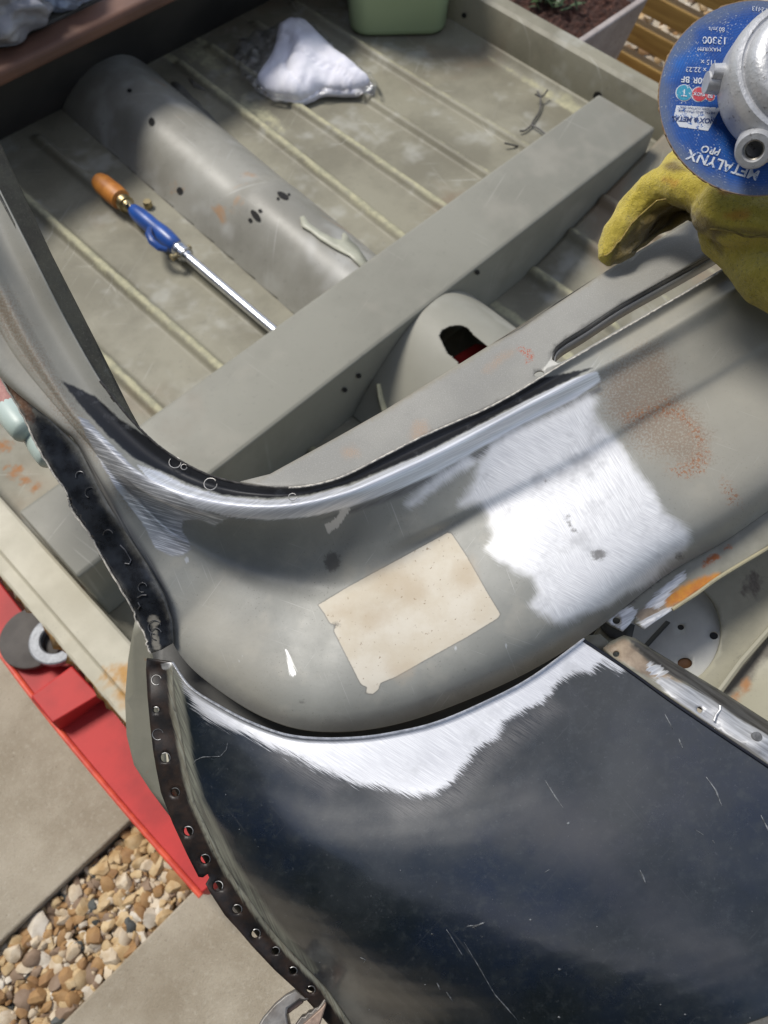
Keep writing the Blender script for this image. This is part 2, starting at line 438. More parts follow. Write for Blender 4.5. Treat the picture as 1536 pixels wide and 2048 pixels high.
# ------------------------------------------------------------------ the car body
car = thing('car_body', 'stripped bare car bodyshell in worn grey paint with sanded metal patches and one black wing', 'car', (.6, .5, .2))
GREY, GREY2 = (.315, .315, .285), (.255, .255, .232)
OLIVE, OLIVE2 = (.258, .243, .182), (.178, .166, .122)
CREAM = (.50, .46, .27)
M_floor = panel('floor_paint', OLIVE, OLIVE2, uv=False, rough=.55, big=5., speck_amt=.5, speck_scale=430, blotch=((.215, .165, .11), 3.2, .54, .72), spec=.35,
    fine=((.46, .46, .42), 9, .52, .7, .4), scr=((.45, .45, .40), .45, 190, (.5, 1.3, 2.4)), bump=.12,
    layers=[dict(attr='seal', col=(.43, .405, .265), col2=(.30, .29, .20), cs=60, amp=26, ns=40, w=16, rough=.75),
            dict(attr='rust', col=(.32, .15, .06), amp=14, ns=90, w=8, rough=.8)])
M_beam = panel('beam_paint', (.245, .239, .198), (.203, .197, .162), uv=False, rough=.5, big=3.5, speck_amt=.2, scr=((.40, .39, .34), .35, 220, (.3, 1.7)), bump=.08, spec=.35, fine=((.32, .30, .25), 8, .5, .7, .4), blotch=((.20, .155, .11), 2.4, .56, .74))
M_tunnel = panel('tunnel_paint', (.30, .292, .255), (.215, .207, .176), uv=False, scr=((.50, .50, .47), .5, 170, (.6, 1.5, 2.5)), bump=.1, rough=.45, big=4., speck_amt=.15, spec=.4, blotch=((.33, .215, .13), 11., .60, .70), fine=((.48, .48, .46), 6, .5, .68, .5))
M_sill = panel('sill_paint', (.52, .485, .38), (.43, .40, .31), uv=False, rough=.55, big=6, speck_amt=.3, blotch=((.42, .22, .05), 7., .60, .70), spec=.35,
    layers=[dict(attr='rust', col=(.22, .14, .06), col2=(.42, .22, .04), cs=60, amp=16, ns=40, w=4, rough=.9, bump=2.0)])
M_dark = simple('shaded_primer', (.045, .041, .036), (.024, .022, .02), 6, .7, bump=.1)  # the bench corner's deep shade is put into this dark colour
M_tube = panel('brown_primer', (.155, .078, .052), (.115, .06, .042), uv=False, rough=.6, big=9, speck_amt=.5, speck=(.07, .04, .03), speck_scale=500, spec=.35)

# floor: one pressed sheet with raised ribs, split by nothing: the beam stands on it
FX0, FX1, FY0, FY1 = .012, 1.352, .16, 1.44
RIBS = [.27, .39, .50, .818, .927, 1.05, 1.165]
FRONT = {.927: .918, 1.05: 1.015, 1.165: 1.10}       # the ribs before the beam sit on the rise towards the far sill
def floor_h(X, Y):
    z = np.full(np.shape(X), .2)
    for i, r in enumerate(RIBS):
        rx = np.where(Y < .56, FRONT.get(r, r), r+(0.02*(Y-.75)/.5 if r == .818 else 0))
        e = np.clip((1.40-Y)/.02, 0, 1)*np.where(Y < .56, np.clip((.512-Y)/.02, 0, 1)*np.clip((Y-.30)/.02, 0, 1), 1)
        if r in (.50, .818): e = e*np.where(Y < .56, 0, 1)
        z = z+.0115*np.exp(-((X-rx)/.0095)**4)*e
    z = z+.02*np.clip((X-1.325)/.027, 0, 1)**2                       # turned up against the far sill
    z = z+.085*np.clip((X-.90)/.33, 0, 1.2)*np.clip((.506-Y)/.004, 0, 1)
    z = z+.0022*np.sin(X*9+1)*np.sin(Y*7)
    return z
nx, ny = 400, 190
gx, gy = np.meshgrid(np.linspace(FX0, FX1, nx), np.linspace(FY0, FY1, ny))
FV = np.stack([gx.ravel(), gy.ravel(), floor_h(gx, gy).ravel()], 1)
seal = np.full(len(FV), -200.)
rw = {.27: 24, .39: 26, .50: -8, .818: 32, .927: 24, 1.05: 2, 1.165: 4}
for r in RIBS:
    rx = np.where(FV[:, 1] < .56, FRONT.get(r, r), r+(0.02*(FV[:, 1]-.75)/.5 if r == .818 else 0))
    seal = np.maximum(seal, rw[r]-np.abs(FV[:, 0]-rx-.001)*4300)
seal = np.maximum(seal, 26-np.abs(FV[:, 0]-1.335)*2600-np.abs(FV[:, 1]-.74)*180)
seal = np.maximum(seal, 20-np.hypot((FV[:, 0]-.90)*900, (FV[:, 1]-1.36)*420))
seal = np.maximum(seal, 20-np.hypot((FV[:, 0]-.86)*1500, (FV[:, 1]-1.15)*330))
frust = sdfs(FV[:, :2]*1000, [circ(P(a, b, .2)[0]*1000, P(a, b, .2)[1]*1000, r, r) for a, b, r in ((32, 943, 11), (6, 892, 13), (50, 960, 9), (70, 975, 7), (15, 935, 5), (150, 1190, 12))])-3
me = grid_mesh('floor_pan', FV, ny, nx, attrs=dict(seal=seal, rust=frust))
solid(add('floor_pan', me, M_floor, car), .0015)

# propeller tunnel: the rear length and the wide dome before the beam
def tun_h(X, Y):
    c = .652+(Y-.7)*.05; w = .100+.01*(Y-.7); t = np.abs((X-c)/w)
    z = .1965+.078*np.clip(1-t**2.4, 0, 1)**1.15
    b = np.exp(-((Y-.915)/.05)**2); z = z+.007*np.clip(1-t**2, 0, 1)*np.tanh((.93-Y)/.02)
    sc = np.exp(-(((X-.60)/.03)**2+((Y-1.27)/.05)**2)); z = z-.016*sc*np.clip(1-t**2, 0, 1)
    return z
gx, gy = np.meshgrid(np.linspace(.535, .80, 110), np.linspace(.632, 1.43, 200))
TV = np.stack([gx.ravel(), gy.ravel(), tun_h(gx, gy).ravel()], 1); TV[:, 2] += .0012
tc_px = invV(TV)
me = grid_mesh('tunnel', TV, 200, 110, keep=lambda c: tun_h(c[:, 0], c[:, 1]) > .198)
tun = solid(add('tunnel', me, M_tunnel, car), .0012)
def on_h(px, py, h):
    z = .25
    for _ in range(30): p = P(px, py, z); z = .5*z+.5*float(h(p[0], p[1]))
    return z
M_hole = simple('dark_opening', (.012, .011, .010), None, 20, .9)  # near-black colour stands for the shade inside openings
for (x, y, a, b, an) in [(511, 431, 14, 6, .9), (566, 391, 13, 6, .55), (500, 440, 4, 4, 0), (520, 421, 4, 3, 0), (556, 397, 3, 3, 0), (578, 389, 3, 3, 0), (359, 381, 6, 7, 0), (259, 181, 5, 4, 0), (303, 243, 6, 8, 0)]:
    c = circ(x, y, a, b, 14, an); vs = [P(u, v, on_h(u, v, tun_h)+.0024) for u, v in c]; MB().raw(vs, [tuple(range(len(vs)))]).build('bolt_hole', M_hole, tun)
def dome_h(X, Y):
    c = .655; w = np.where(X < c, .178, .145); t = np.abs((X-c)/w)
    s = np.clip(1-(np.clip(.5-Y, 0, 1)/.45)**2*.5, .2, 1)
    return .199+.128*np.clip(1-t**2.0, 0, 1)**1.12*s
gx, gy = np.meshgrid(np.linspace(.48, .82, 240), np.linspace(.20, .5, 210))
DV = np.stack([gx.ravel(), gy.ravel(), dome_h(gx, gy).ravel()+.001], 1)
hole = np.array([(878, 672), (884, 660), (900, 652), (922, 650), (936, 656), (950, 672), (985, 700), (1010, 730), (960, 760), (925, 735), (903, 712), (897, 710), (893, 703)])
me = grid_mesh('tunnel_dome', DV, 210, 240, keep=lambda c: (dome_h(c[:, 0], c[:, 1]) > .2) & ~in_poly(invV(c), hole))
dome = solid(add('tunnel_dome', me, panel('dome_paint', (.30, .292, .245), (.255, .248, .205), uv=False, rough=.5, big=4, speck_amt=.1, spec=.35, fine=((.44, .43, .38), 7, .5, .7, .5)), car), .0015)
b = MB()
for k, off in ((0, 0),):
    pts = [P(x, y, on_h(x, y, dome_h)+.003) for x, y in ((757, 768), (762, 795), (768, 815), (775, 845), (780, 860))]
    b.tube(pts, [.006, .008, .009, .007, .004], 8, flat=.4)
b.build('sealer_smear', simple('sealer', (.62, .57, .36), (.5, .46, .3), 90, .7), dome)
# black sheet added below the hole to paint its dark depth
b = MB(); b.box((.50, .22, .03), (.86, .49, .034)); b.build('tunnel_dark_sheet', M_hole, car, smooth=False)

# floor beam (crossmember)
def beam(mb):
    sec0 = [(.500, .2015), (.5005, .326), (.504, .3295), (.622, .331), (.627, .328), (.630, .2015)]
    xs = [.016, .3, .6, .9, 1.228]; v = []
    for x in xs:
        k = 1
        for y, z in sec0: v.append((x, y if y < .57 else y, .2015+(z-.2015)*k))
    n = len(sec0); f = [(i*n+j, i*n+j+1, (i+1)*n+j+1, (i+1)*n+j) for i in range(len(xs)-1) for j in range(n-1)]
    f += [tuple(range(n)), tuple((len(xs)-1)*n+j for j in range(n))]
    mb.raw(v, f); return mb
bm_ = beam(MB()).build('crossmember', M_beam, car, sharp=50); bev(bm_, .0025, 3)
for x, y in ((1217, 256),): MB().raw([P(u, v, .322) for u, v in circ(x, y, 6, 5)], [tuple(range(16))]).build('bolt_hole', M_hole, bm_)
for x, y in ((690, 780), (718, 752), (955, 545)):
    MB().raw([(lambda p: (p[0], .4985, p[2]))(np.array(CC)+(P(u, v, .2)-CC)*((.4985-CC[1])/((P(u, v, .2)-CC)[1]))) for u, v in circ(x, y, 5, 5)], [tuple(range(16))]).build('bolt_hole', M_hole, bm_)

# sills
def sill(name, prof, y0, y1, jagged, mats):
    n = 160; ys = np.linspace(y0, y1, n); k = len(prof); V = []; rng = np.random.RandomState(5)
    for y in ys:
        j = rng.normal(0, .0022)+.003*math.sin(y*60)
        for i, (x, z) in enumerate(prof): V.append((x+(j if jagged and i == 0 else 0), y, z+(rng.normal(0, .001) if jagged and i < 2 else 0)))
    V = np.array(V); ru = np.full((n, k), -60.)
    if jagged: ru[:, 0] = 14; ru[:, 1] = -4; ru[:, 2] = -26
    me = grid_mesh(name, V, n, k, attrs=dict(rust=ru.ravel()))
    return solid(add(name, me, mats, car, sharp=24), .0015)
sill('near_sill', [(-.057, .222), (-.053, .2385), (-.050, .2405), (-.036, .2425), (-.0335, .2445), (-.0325, .2500), (-.031, .2508), (.009, .2508), (.0125, .2485), (.0135, .19)], .12, 1.6, True, M_sill)
fs = sill('far_sill', [(1.346, .205), (1.352, .215), (1.356, .262), (1.363, .283), (1.372, .288), (1.400, .288), (1.405, .284), (1.406, .05)], .20, 1.6, False, M_floor)
for x, y, r in ((928, 31, 5), (1195, 193, 9)): MB().raw([PX(u, v, 1.3515) for u, v in circ(x, y, r, r*1.1)], [tuple(range(16))]).build('bolt_hole', M_hole, fs)

# rear bench step: heelboard under a brown edge
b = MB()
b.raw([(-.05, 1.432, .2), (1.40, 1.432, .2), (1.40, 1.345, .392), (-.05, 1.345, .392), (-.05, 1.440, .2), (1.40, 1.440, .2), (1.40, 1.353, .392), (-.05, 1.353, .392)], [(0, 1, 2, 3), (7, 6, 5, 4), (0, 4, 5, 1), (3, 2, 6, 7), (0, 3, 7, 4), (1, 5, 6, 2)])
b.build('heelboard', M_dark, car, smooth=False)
b = MB(); b.box((-.05, 1.345, .398), (1.40, 2.998, .406)); b.build('bench_pan', panel('bench_paint', (.16, .15, .13), (.10, .095, .085), uv=False, rough=.7, big=5), car, smooth=False)
b = MB(); b.box((-.05, 1.284, .380), (1.40, 1.343, .406)); bev(b.build('bench_edge', M_tube, car, smooth=True, sharp=40), .009, 4)
# unseen inner side of the body, added and cut to shade the bench corner
b = MB(); b.raw([(-.056, 1.16, .24), (-.056, 3.0, .24), (-.056, 3.0, .75), (-.056, 1.26, .60), (-.050, 1.16, .24), (-.050, 3.0, .24), (-.050, 3.0, .75), (-.050, 1.26, .60)], [(0, 1, 2, 3), (7, 6, 5, 4), (0, 4, 5, 1), (1, 5, 6, 2), (2, 6, 7, 3), (3, 7, 4, 0)]); b.build('rear_shade_panel', M_dark, car, smooth=False)
# a torn bracket still welded over the tunnel
br = plate('torn_bracket', [(600, 434), (608, 431), (618, 446), (640, 462), (665, 475), (683, 480), (686, 466), (694, 463), (699, 478), (715, 492), (742, 532), (728, 541), (700, 512), (668, 496), (640, 478), (620, 462), (603, 452)],
      lambda x, y: np.array([on_h(a, c, tun_h) for a, c in zip(np.ravel(x), np.ravel(y))])+.006, panel('bracket_paint', (.42, .42, .33), (.34, .34, .27), uv=False, big=20, speck_amt=.1), car, t=.0015, step=16)
# remains of the patch to the right of the tunnel, dark bare openings in the sealer
plate('worn_patch', jag([(340, 165), (352, 163), (385, 195), (450, 260), (478, 290), (455, 278), (400, 232), (352, 192)], 1.5, 14), lambda x, y: .2022+0*x, simple('bare_worn', (.15, .145, .125), (.11, .105, .09), 30, .6), car, t=.0006)
plate('worn_patch', jag([(376, 157), (395, 164), (412, 178), (405, 183), (384, 172)], 1, 10), lambda x, y: .2022+0*x, simple('bare_worn2', (.16, .15, .13), (.11, .105, .09), 30, .6), car, t=.0006)

# ------------------------------------------------------------------ upper body: scuttle, screen pillar, dash, wing
STEEL, STEEL2 = (.60, .62, .66), (.40, .42, .46)
S_WEDGE = [(157, 834), (173, 840), (220, 885), (263, 932), (300, 958), (349, 986), (395, 1018), (430, 1030), (461, 1032), (429, 1052), (395, 1038), (366, 1041), (363, 1058), (375, 1078), (383, 1098), (366, 1110), (343, 1112), (309, 1095), (292, 1055), (263, 1018), (223, 963), (200, 923), (174, 872)]
S_RIDGE = [(275, 930), (320, 944), (380, 974), (450, 994), (540, 1001), (620, 993), (700, 971), (768, 943), (850, 908), (930, 866), (1050, 804), (1150, 756), (1195, 742), (1202, 762), (1150, 797), (1050, 847), (950, 902), (870, 947), (768, 990), (690, 1017), (620, 1034), (540, 1040), (460, 1034), (380, 1012), (310, 977)]
S_BIG = [(1178, 788), (1193, 797), (1190, 820), (1200, 842), (1233, 887), (1283, 952), (1318, 1002), (1333, 1024), (1368, 1054), (1388, 1084), (1348, 1124), (1300, 1165), (1268, 1182), (1193, 1222), (1118, 1252), (1080, 1232), (1063, 1215), (1078, 1184), (1063, 1154), (1003, 1124), (978, 1099), (988, 1069), (975, 1040), (960, 1012), (923, 1007), (953, 927), (985, 890), (1048, 852), (1120, 820)]
S_STREAK = [(962, 925), (900, 960), (860, 985), (820, 1014), (815, 1010), (850, 975), (880, 945), (930, 912)]
S_FAINT = [(1000, 1110), (1060, 1160), (1075, 1190), (1058, 1225), (1030, 1190), (1000, 1150)]
S_NICKS = [[(570, 1300), (575, 1302), (592, 1345), (588, 1353), (581, 1350)], [(650, 1050), (668, 1040), (690, 1012), (700, 1018), (680, 1050), (655, 1068)], [(368, 1118), (378, 1115), (372, 1130)]]
S_BLACK = [(120, 760), (190, 792), (240, 838), (300, 878), (338, 907), (378, 927), (421, 950), (492, 967), (560, 973), (620, 968), (700, 946), (768, 911), (858, 866), (993, 806), (1080, 757), (1185, 736), (1150, 754), (1050, 802), (930, 864), (850, 906), (768, 940), (700, 968), (620, 989), (540, 997), (450, 990), (380, 969), (320, 941), (270, 918), (215, 870), (165, 815)]
S_GROOVE = [(640, 1040), (760, 996), (870, 948), (1050, 854), (1200, 772), (1206, 780), (1060, 864), (880, 958), (768, 1006), (690, 1030)]
S_LOWER_SHADE = [(346, 1288), (380, 1325), (450, 1375), (540, 1428), (640, 1452), (760, 1448), (900, 1400), (1000, 1358), (1110, 1302), (1190, 1238), (1260, 1186), (1330, 1142), (1420, 1090), (1460, 1070), (1440, 1098), (1250, 1215), (1160, 1290), (1000, 1390), (800, 1465), (640, 1480), (500, 1440), (400, 1375), (340, 1310)]
S_FOLD = [(105, 838), (165, 890), (208, 965), (255, 1045), (305, 1120), (338, 1185), (352, 1240), (352, 1290), (335, 1290), (318, 1200), (280, 1130), (230, 1060), (185, 980), (140, 900)]
S_LABEL = [(637, 1210), (700, 1172), (770, 1134), (840, 1096), (898, 1064), (903, 1068), (930, 1108), (970, 1178), (1000, 1228), (996, 1236), (930, 1276), (850, 1320), (790, 1354), (760, 1366), (757, 1378), (745, 1388), (732, 1386), (735, 1374), (722, 1368), (690, 1306), (668, 1262), (672, 1250), (660, 1246), (650, 1228)]
S_RUST = [(1195, 770), (1210, 735), (1260, 705), (1320, 680), (1352, 720), (1352, 760), (1390, 810), (1420, 870), (1420, 920), (1395, 948), (1340, 930), (1290, 900), (1240, 870), (1205, 830)]
S_RUST2 = [(1235, 830), (1300, 805), (1350, 800), (1400, 850), (1425, 905), (1410, 945), (1370, 960), (1330, 935), (1370, 925), (1395, 900), (1380, 865), (1345, 835), (1300, 835), (1255, 850)]
S_RUST3 = [(-20, 560), (30, 600), (75, 690), (135, 790), (175, 850), (215, 920), (260, 1020), (230, 985), (180, 905), (120, 835), (70, 750), (20, 680), (-20, 640)]
S_RUST4 = [(1440, 950), (1470, 980), (1480, 1010), (1455, 1000)]
M_scuttle = panel('scuttle_paint', (.272, .274, .25), (.224, .227, .207), rough=.50, big=4.5, speck=(.10, .09, .08), speck_amt=.8, speck_scale=560, spec=.55, scr=((.42, .42, .40), .42, 210, (.35, 1.2, 2.2)),
    fine=((.36, .34, .29), 11, .50, .72, .35), bump=.10,
    layers=[dict(attr='tan', col=(.31, .28, .215), amp=30, ns=5, w=60, rough=.5, amt=.42),
            dict(attr='rust', col=(.185, .12, .075), amp=26, ns=16, w=26, lamp=20, grain=(210, .44, .60), rough=.75, amt=.62, bump=2.),
            dict(attr='rust2', col=(.22, .09, .045), col2=(.30, .15, .075), cs=90, amp=22, ns=22, w=12, grain=(170, .52, .57), rough=.85, amt=.9, bump=3.),
            dict(attr='groove', col=(.07, .07, .072), col2=(.16, .16, .165), ang=-.52, amp=5, w=5, rough=.5, amt=.8),
            dict(attr='lower', col=(.095, .095, .095), amp=6, ns=40, w=16, rough=.45, amt=.6),  # shade of the rolled lower edge, put into the colour
            dict(attr='fold', col=(.05, .05, .05), col2=(.16, .155, .145), ang=1.05, sc=(10, 260), amp=5, w=7, rough=.5),
            dict(attr='black', col=(.018, .019, .022), col2=(.13, .135, .145), cr=(.56, .85), cs=22, amp=3, ns=60, w=3, rough=.36, metal=.25, bump=.3),
            dict(attr='ridge', col=(.86, .87, .89), col2=(.64, .65, .68), cr=(.3, .6), ang=-.45, sc=(8, 330), amp=4, w=2.5, rough=.38, metal=.5, bump=.6),
            dict(attr='wedge', col=(.78, .785, .80), col2=(.33, .335, .35), cr=(.34, .58), ang=.30, sc=(16, 300), amp=5, w=2, rough=.40, metal=.45, bump=1.6),
            dict(attr='big', off=-9, col=(.42, .42, .415), col2=(.30, .30, .295), cr=(.4, .6), ang=1.02, ang2=.62, sc=(22, 420), amp=15, lamp=34, w=9, rough=.42, metal=.2, amt=.0),
            dict(attr='big', col=(.82, .825, .835), col2=(.62, .625, .645), cr=(.36, .62), ang=1.02, ang2=.50, sc=(20, 620), amp=11, lamp=40, w=12, rough=.58, metal=.3, bump=.9, spot=((.47, .475, .49), 8, .50, .72)),
            dict(attr='nick', col=(.60, .61, .62), ang=1.15, amp=6, w=2, rough=.4, metal=.6, amt=.8),
            dict(attr='label', off=2.2, col=(.13, .12, .105), amp=.8, ns=160, lamp=1.5, w=1.6, rough=.6, amt=.55),
            dict(attr='label', col=(.50, .445, .35), col2=(.56, .52, .44), cs=9, amp=.8, ns=160, lamp=1.5, w=.9, rough=.7, spot=((.24, .18, .12), 85, .62, .68), **{'raise': .9}),
            dict(attr='stain', col=(.40, .31, .205), amp=22, ns=24, w=22, rough=.7, amt=.42),
            dict(attr='dirt', col=(.075, .07, .065), amp=8, ns=140, w=5, rough=.7, amt=.75)])

_cols = [  # lip, crest, groove, bottom, z lip, z crest, z groove, z valley, z bottom
    ((-40, 300), (-80, 440), (-100, 470), (-150, 560), .940, .936, .930, .925, .915),
    ((65, 512), (-12, 556), (-30, 565), (-90, 610), .900, .897, .892, .887, .880),
    ((130, 640), (60, 690), (44, 698), (-12, 742), .868, .866, .862, .857, .848),
    ((200, 762), (142, 818), (135, 826), (108, 846), .840, .838, .836, .833, .826),
    ((250, 825), (196, 874), (186, 888), (157, 893), .826, .825, .821, .816, .810),
    ((300, 877), (258, 933), (248, 950), (200, 980), .814, .815, .810, .800, .794),
    ((350, 915), (315, 968), (303, 990), (243, 1051), .806, .808, .802, .786, .780),
    ((410, 947), (382, 994), (370, 1020), (292, 1126), .801, .803, .797, .772, .765),
    ((470, 965), (450, 1008), (440, 1033), (326, 1189), .800, .801, .795, .762, .753),
    ((530, 974), (520, 1014), (505, 1040), (343, 1242), .800, .801, .794, .756, .746),
    ((580, 975), (575, 1012), (565, 1038), (347, 1288), .800, .801, .794, .754, .738),
    ((630, 969), (630, 1003), (622, 1030), (400, 1352), .800, .801, .794, .754, .730),
    ((690, 951), (700, 984), (700, 1010), (520, 1432), .800, .801, .794, .755, .727),
    ((768, 912), (768, 956), (768, 987), (640, 1464), .800, .801, .794, .757, .725),
    ((858, 867), (872, 908), (880, 936), (800, 1447), .800, .801, .794, .763, .726),
    ((993, 807), (1010, 836), (1022, 858), (1000, 1372), .800, .801, .794, .770, .729),
    ((1128, 727), (1150, 762), (1165, 787), (1160, 1282), .801, .802, .795, .776, .733),
    ((1248, 657), (1275, 695), (1290, 720), (1330, 1152), .802, .803, .797, .780, .738),
    ((1368, 587), (1395, 625), (1412, 652), (1450, 1082), .804, .805, .799, .783, .742),
    ((1478, 522), (1505, 560), (1520, 587), (1560, 1006), .806, .807, .801, .786, .746),
    ((1600, 450), (1625, 490), (1640, 517), (1680, 932), .808, .809, .803, .789, .750),
]
def _l(a, b, t): return (a[0]+(b[0]-a[0])*t, a[1]+(b[1]-a[1])*t)
def pz(z): return z if z < .8 else .8+(z-.8)*.65
_cols = [c[:4]+c[4:7]+(c[7]-(.012 if 6 < i < 13 else .006 if i in (6, 13, 14) else 0), c[8]-(.006 if 6 < i < 13 else 0)) for i, c in enumerate(_cols)]
_cols = [c[:4]+tuple(pz(z) if i < 7 else z for z in c[4:]) for i, c in enumerate(_cols)]
ctrl = []
for i, (lp, cs, gv, bt, zl, zc, zg, zm, zb) in enumerate(_cols):
    row = [(*lp, zl), (*_l(lp, cs, .38), (zl+zc)/2-.0045), (*_l(lp, cs, .72), zc-.0022), (*cs, zc+.0012), (*gv, zg)]
    k = .36 if 6 < i < 14 else .30
    for t, z in ((.09, zg+(zm-zg)*.28), (.22, zg+(zm-zg)*.68), (k, zm), (.48, zm+(zb-zm)*.03), (.66, zm+(zb-zm)*.10), (.82, zm+(zb-zm)*.25), (.92, zm+(zb-zm)*.52), (1., zb)):
        row.append((*_l(gv, bt, t), z))
    ctrl.append(row)
ctrl = np.array(ctrl).transpose(1, 0, 2)
scut, SG = surf('scuttle_panel', ctrl, 22, 20, M_scuttle, car, t=.0012, attrs=dict(
    tan=[[(330, 1230), (430, 1180), (560, 1330), (520, 1430), (400, 1350)], [(1200, 640), (1600, 440), (1620, 960), (1440, 1080), (1300, 930)], [(-80, 300), (60, 500), (190, 770), (200, 900), (300, 1090), (240, 1060), (100, 860), (-120, 640)]],
    rust=[S_RUST, S_RUST3], rust2=[S_RUST2, S_RUST4], groove=[S_GROOVE], lower=[S_LOWER_SHADE], fold=[S_FOLD], black=[S_BLACK],
    ridge=[S_RIDGE], wedge=[S_WEDGE], big=[S_BIG, S_STREAK], nick=S_NICKS+[[(1010, 1290), (1015, 1284), (1012, 1300)], [(910, 1295), (916, 1290), (914, 1304)], [(480, 1313), (486, 1310), (478, 1322)]],
    label=[S_LABEL], stain=[circ(800, 1170, 55, 32, 16, .5), circ(745, 1235, 30, 20), circ(800, 1340, 22, 14), circ(930, 1150, 20, 30), circ(690, 1225, 24, 12)],
    dirt=[circ(664, 1123, 16, 19), circ(605, 1403, 4, 2), circ(1091, 962, 4, 2, 8, .4), [(1128, 1024), (1136, 1030), (1142, 1050), (1156, 1064), (1146, 1064), (1134, 1046)], circ(1197, 1110, 14, 10), circ(672, 1250, 5, 4), circ(1358, 1112, 9, 6)]))
def z_of(G_):
    q = G_.reshape(-1, 3)[::23]; return tps(q)
# the bright chipped edge of the screen lip
lipz = np.array([(*c[0], c[4]) for c in _cols])
lip = crom(lipz[3:], 18)
def rib_tube(path, rad, seg=8, dz=0.):
    rng = np.random.RandomState(4)
    return MB().tube([P(x+rng.normal(0, .22), y+rng.normal(0, .22), z+dz) for x, y, z in path], rad, seg)
M_lip_dark = simple('burnt_edge', (.035, .033, .032), (.09, .085, .08), 260, .5, .6)
M_lip = simple('bare_edge', (.62, .58, .50), (.30, .28, .25), 330, .55, bump=.4)
k = len(lip)*7//17
rib_tube(lip[:k], .0007).build('lip_edge', M_lip_dark, scut)
rib_tube(lip[k-1:], .00062).build('lip_edge', M_lip, scut)
# ring marks of drilled spot welds on the lip
def ring(x, y, r, z, up=.0012):
    pts = [P(u, v, z+up) for u, v in circ(x, y, r, r*.9, 20)]; pts.append(pts[0]); return pts
M_cut = simple('bright_cut', (.50, .48, .45), (.16, .155, .15), 90, .4, .6)
for x, y, r in ((350, 925, 12), (421, 968, 13), (585, 994, 8), (368, 934, 6)): MB().tube(ring(x, y, r, .801, .0018)[:-2], .00028, 6, cap=False).build('spot_weld_mark', M_cut, scut)

# dash top with its demister slot, seen behind the lip
zdash = tps([(500, 967, .797), (768, 913, .797), (993, 808, .797), (1128, 728, .798), (1368, 588, .801), (1600, 452, .805), (640, 895, .792), (768, 840, .791), (1000, 690, .791), (1198, 565, .794), (1430, 430, .798), (1600, 320, .80), (760, 815, .7885), (1000, 672, .7885), (1198, 545, .7915), (1430, 408, .7955), (900, 760, .794), (1300, 560, .798)])
slot = [(1104, 719), (1105, 704), (1112, 692), (1130, 678), (1168, 655), (1243, 606), (1333, 556), (1413, 511), (1520, 447), (1530, 462), (1524, 488), (1470, 522), (1360, 588), (1240, 657), (1170, 698), (1134, 719), (1116, 727)]
dash_out = [(480, 963), (560, 977), (620, 972), (700, 950), (768, 914), (858, 868), (993, 808), (1128, 728), (1248, 658), (1368, 588), (1478, 523), (1600, 452), (1640, 300), (1430, 412), (1270, 508), (1198, 551), (983, 688), (768, 821), (620, 905), (540, 948)]
M_dash = panel('dash_paint', (.262, .256, .232), (.228, .224, .205), rough=.5, big=6, speck=(.075, .07, .065), speck_amt=.9, speck_scale=1500, spec=.4, fine=((.36, .35, .325), 420, .52, .66, .5), bump=.25,
    layers=[dict(attr='edge', col=(.21, .185, .135), amp=6, ns=60, w=9, rough=.6, amt=.7),
            dict(attr='rust', col=(.36, .23, .14), amp=12, ns=40, w=10, grain=(700, .46, .6), rough=.7, amt=.8),
            dict(attr='red', col=(.34, .10, .06), amp=5, ns=120, w=3, grain=(260, .48, .56), rough=.7),
            dict(attr='lead', col=(.50, .49, .45), amp=2, ns=120, w=1.5, rough=.5)])
edge_poly = [(500, 970), (768, 826), (983, 694), (1198, 556), (1430, 418), (1640, 306), (1636, 280), (1430, 395), (1198, 535), (768, 805), (500, 950)]
dash = plate('dash_top', dash_out, zdash, M_dash, car, holes=[slot, circ(1078, 747, 10, 6, 14, -.3)], step=10, t=.0012,
    attrs=dict(edge=[edge_poly], rust=[circ(840, 870, 24, 30), circ(700, 905, 18, 12), circ(1000, 720, 40, 8, 16, -.6)], red=[[(1035, 690), (1062, 700), (1072, 712), (1062, 722), (1046, 730), (1055, 715), (1030, 700)]],
               lead=[[(1106, 706), (1108, 722), (1122, 728), (1098, 734), (1086, 742), (1082, 738), (1098, 724)]]))
# the slot's turned-down far wall, shade and light painted as two colour bands
b = MB(); b2 = MB()
far = [(1105, 712), (1106, 703), (1112, 692), (1130, 678), (1168, 655), (1243, 606), (1333, 556), (1413, 511), (1520, 447)]
fp = crom(np.array([(x, y) for x, y in far], float), 8); zt = zdash(fp[:, 0], fp[:, 1])
top = PV(fp[:, 0], fp[:, 1], zt-.0006)
mid = top+np.array([.0002, -.0022, -.0035]); bot = mid+np.array([0, -.0012, -.0085])
n = len(fp); VV = np.r_[top, mid]; b.raw(VV, [(i, i+1, n+i+1, n+i) for i in range(n-1)]); b2.raw(np.r_[mid, bot], [(i, i+1, n+i+1, n+i) for i in range(n-1)])
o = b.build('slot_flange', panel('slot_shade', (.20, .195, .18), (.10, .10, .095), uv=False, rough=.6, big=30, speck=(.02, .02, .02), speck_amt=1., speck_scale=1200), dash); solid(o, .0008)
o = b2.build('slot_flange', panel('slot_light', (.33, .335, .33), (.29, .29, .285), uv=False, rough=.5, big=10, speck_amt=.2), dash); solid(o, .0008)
# dash front dropping into the car
dp = crom(np.array([(1640, 302), (1430, 412), (1198, 551), (983, 688), (768, 821), (540, 948)], float), 8); zt = zdash(dp[:, 0], dp[:, 1])
top = PV(dp[:, 0], dp[:, 1], zt-.001); bot = top+np.array([0, .001, -.028]); n = len(dp)
o = MB().raw(np.r_[top, bot], [(i, i+1, n+i+1, n+i) for i in range(n-1)]).build('dash_face', M_beam, dash); solid(o, .001)

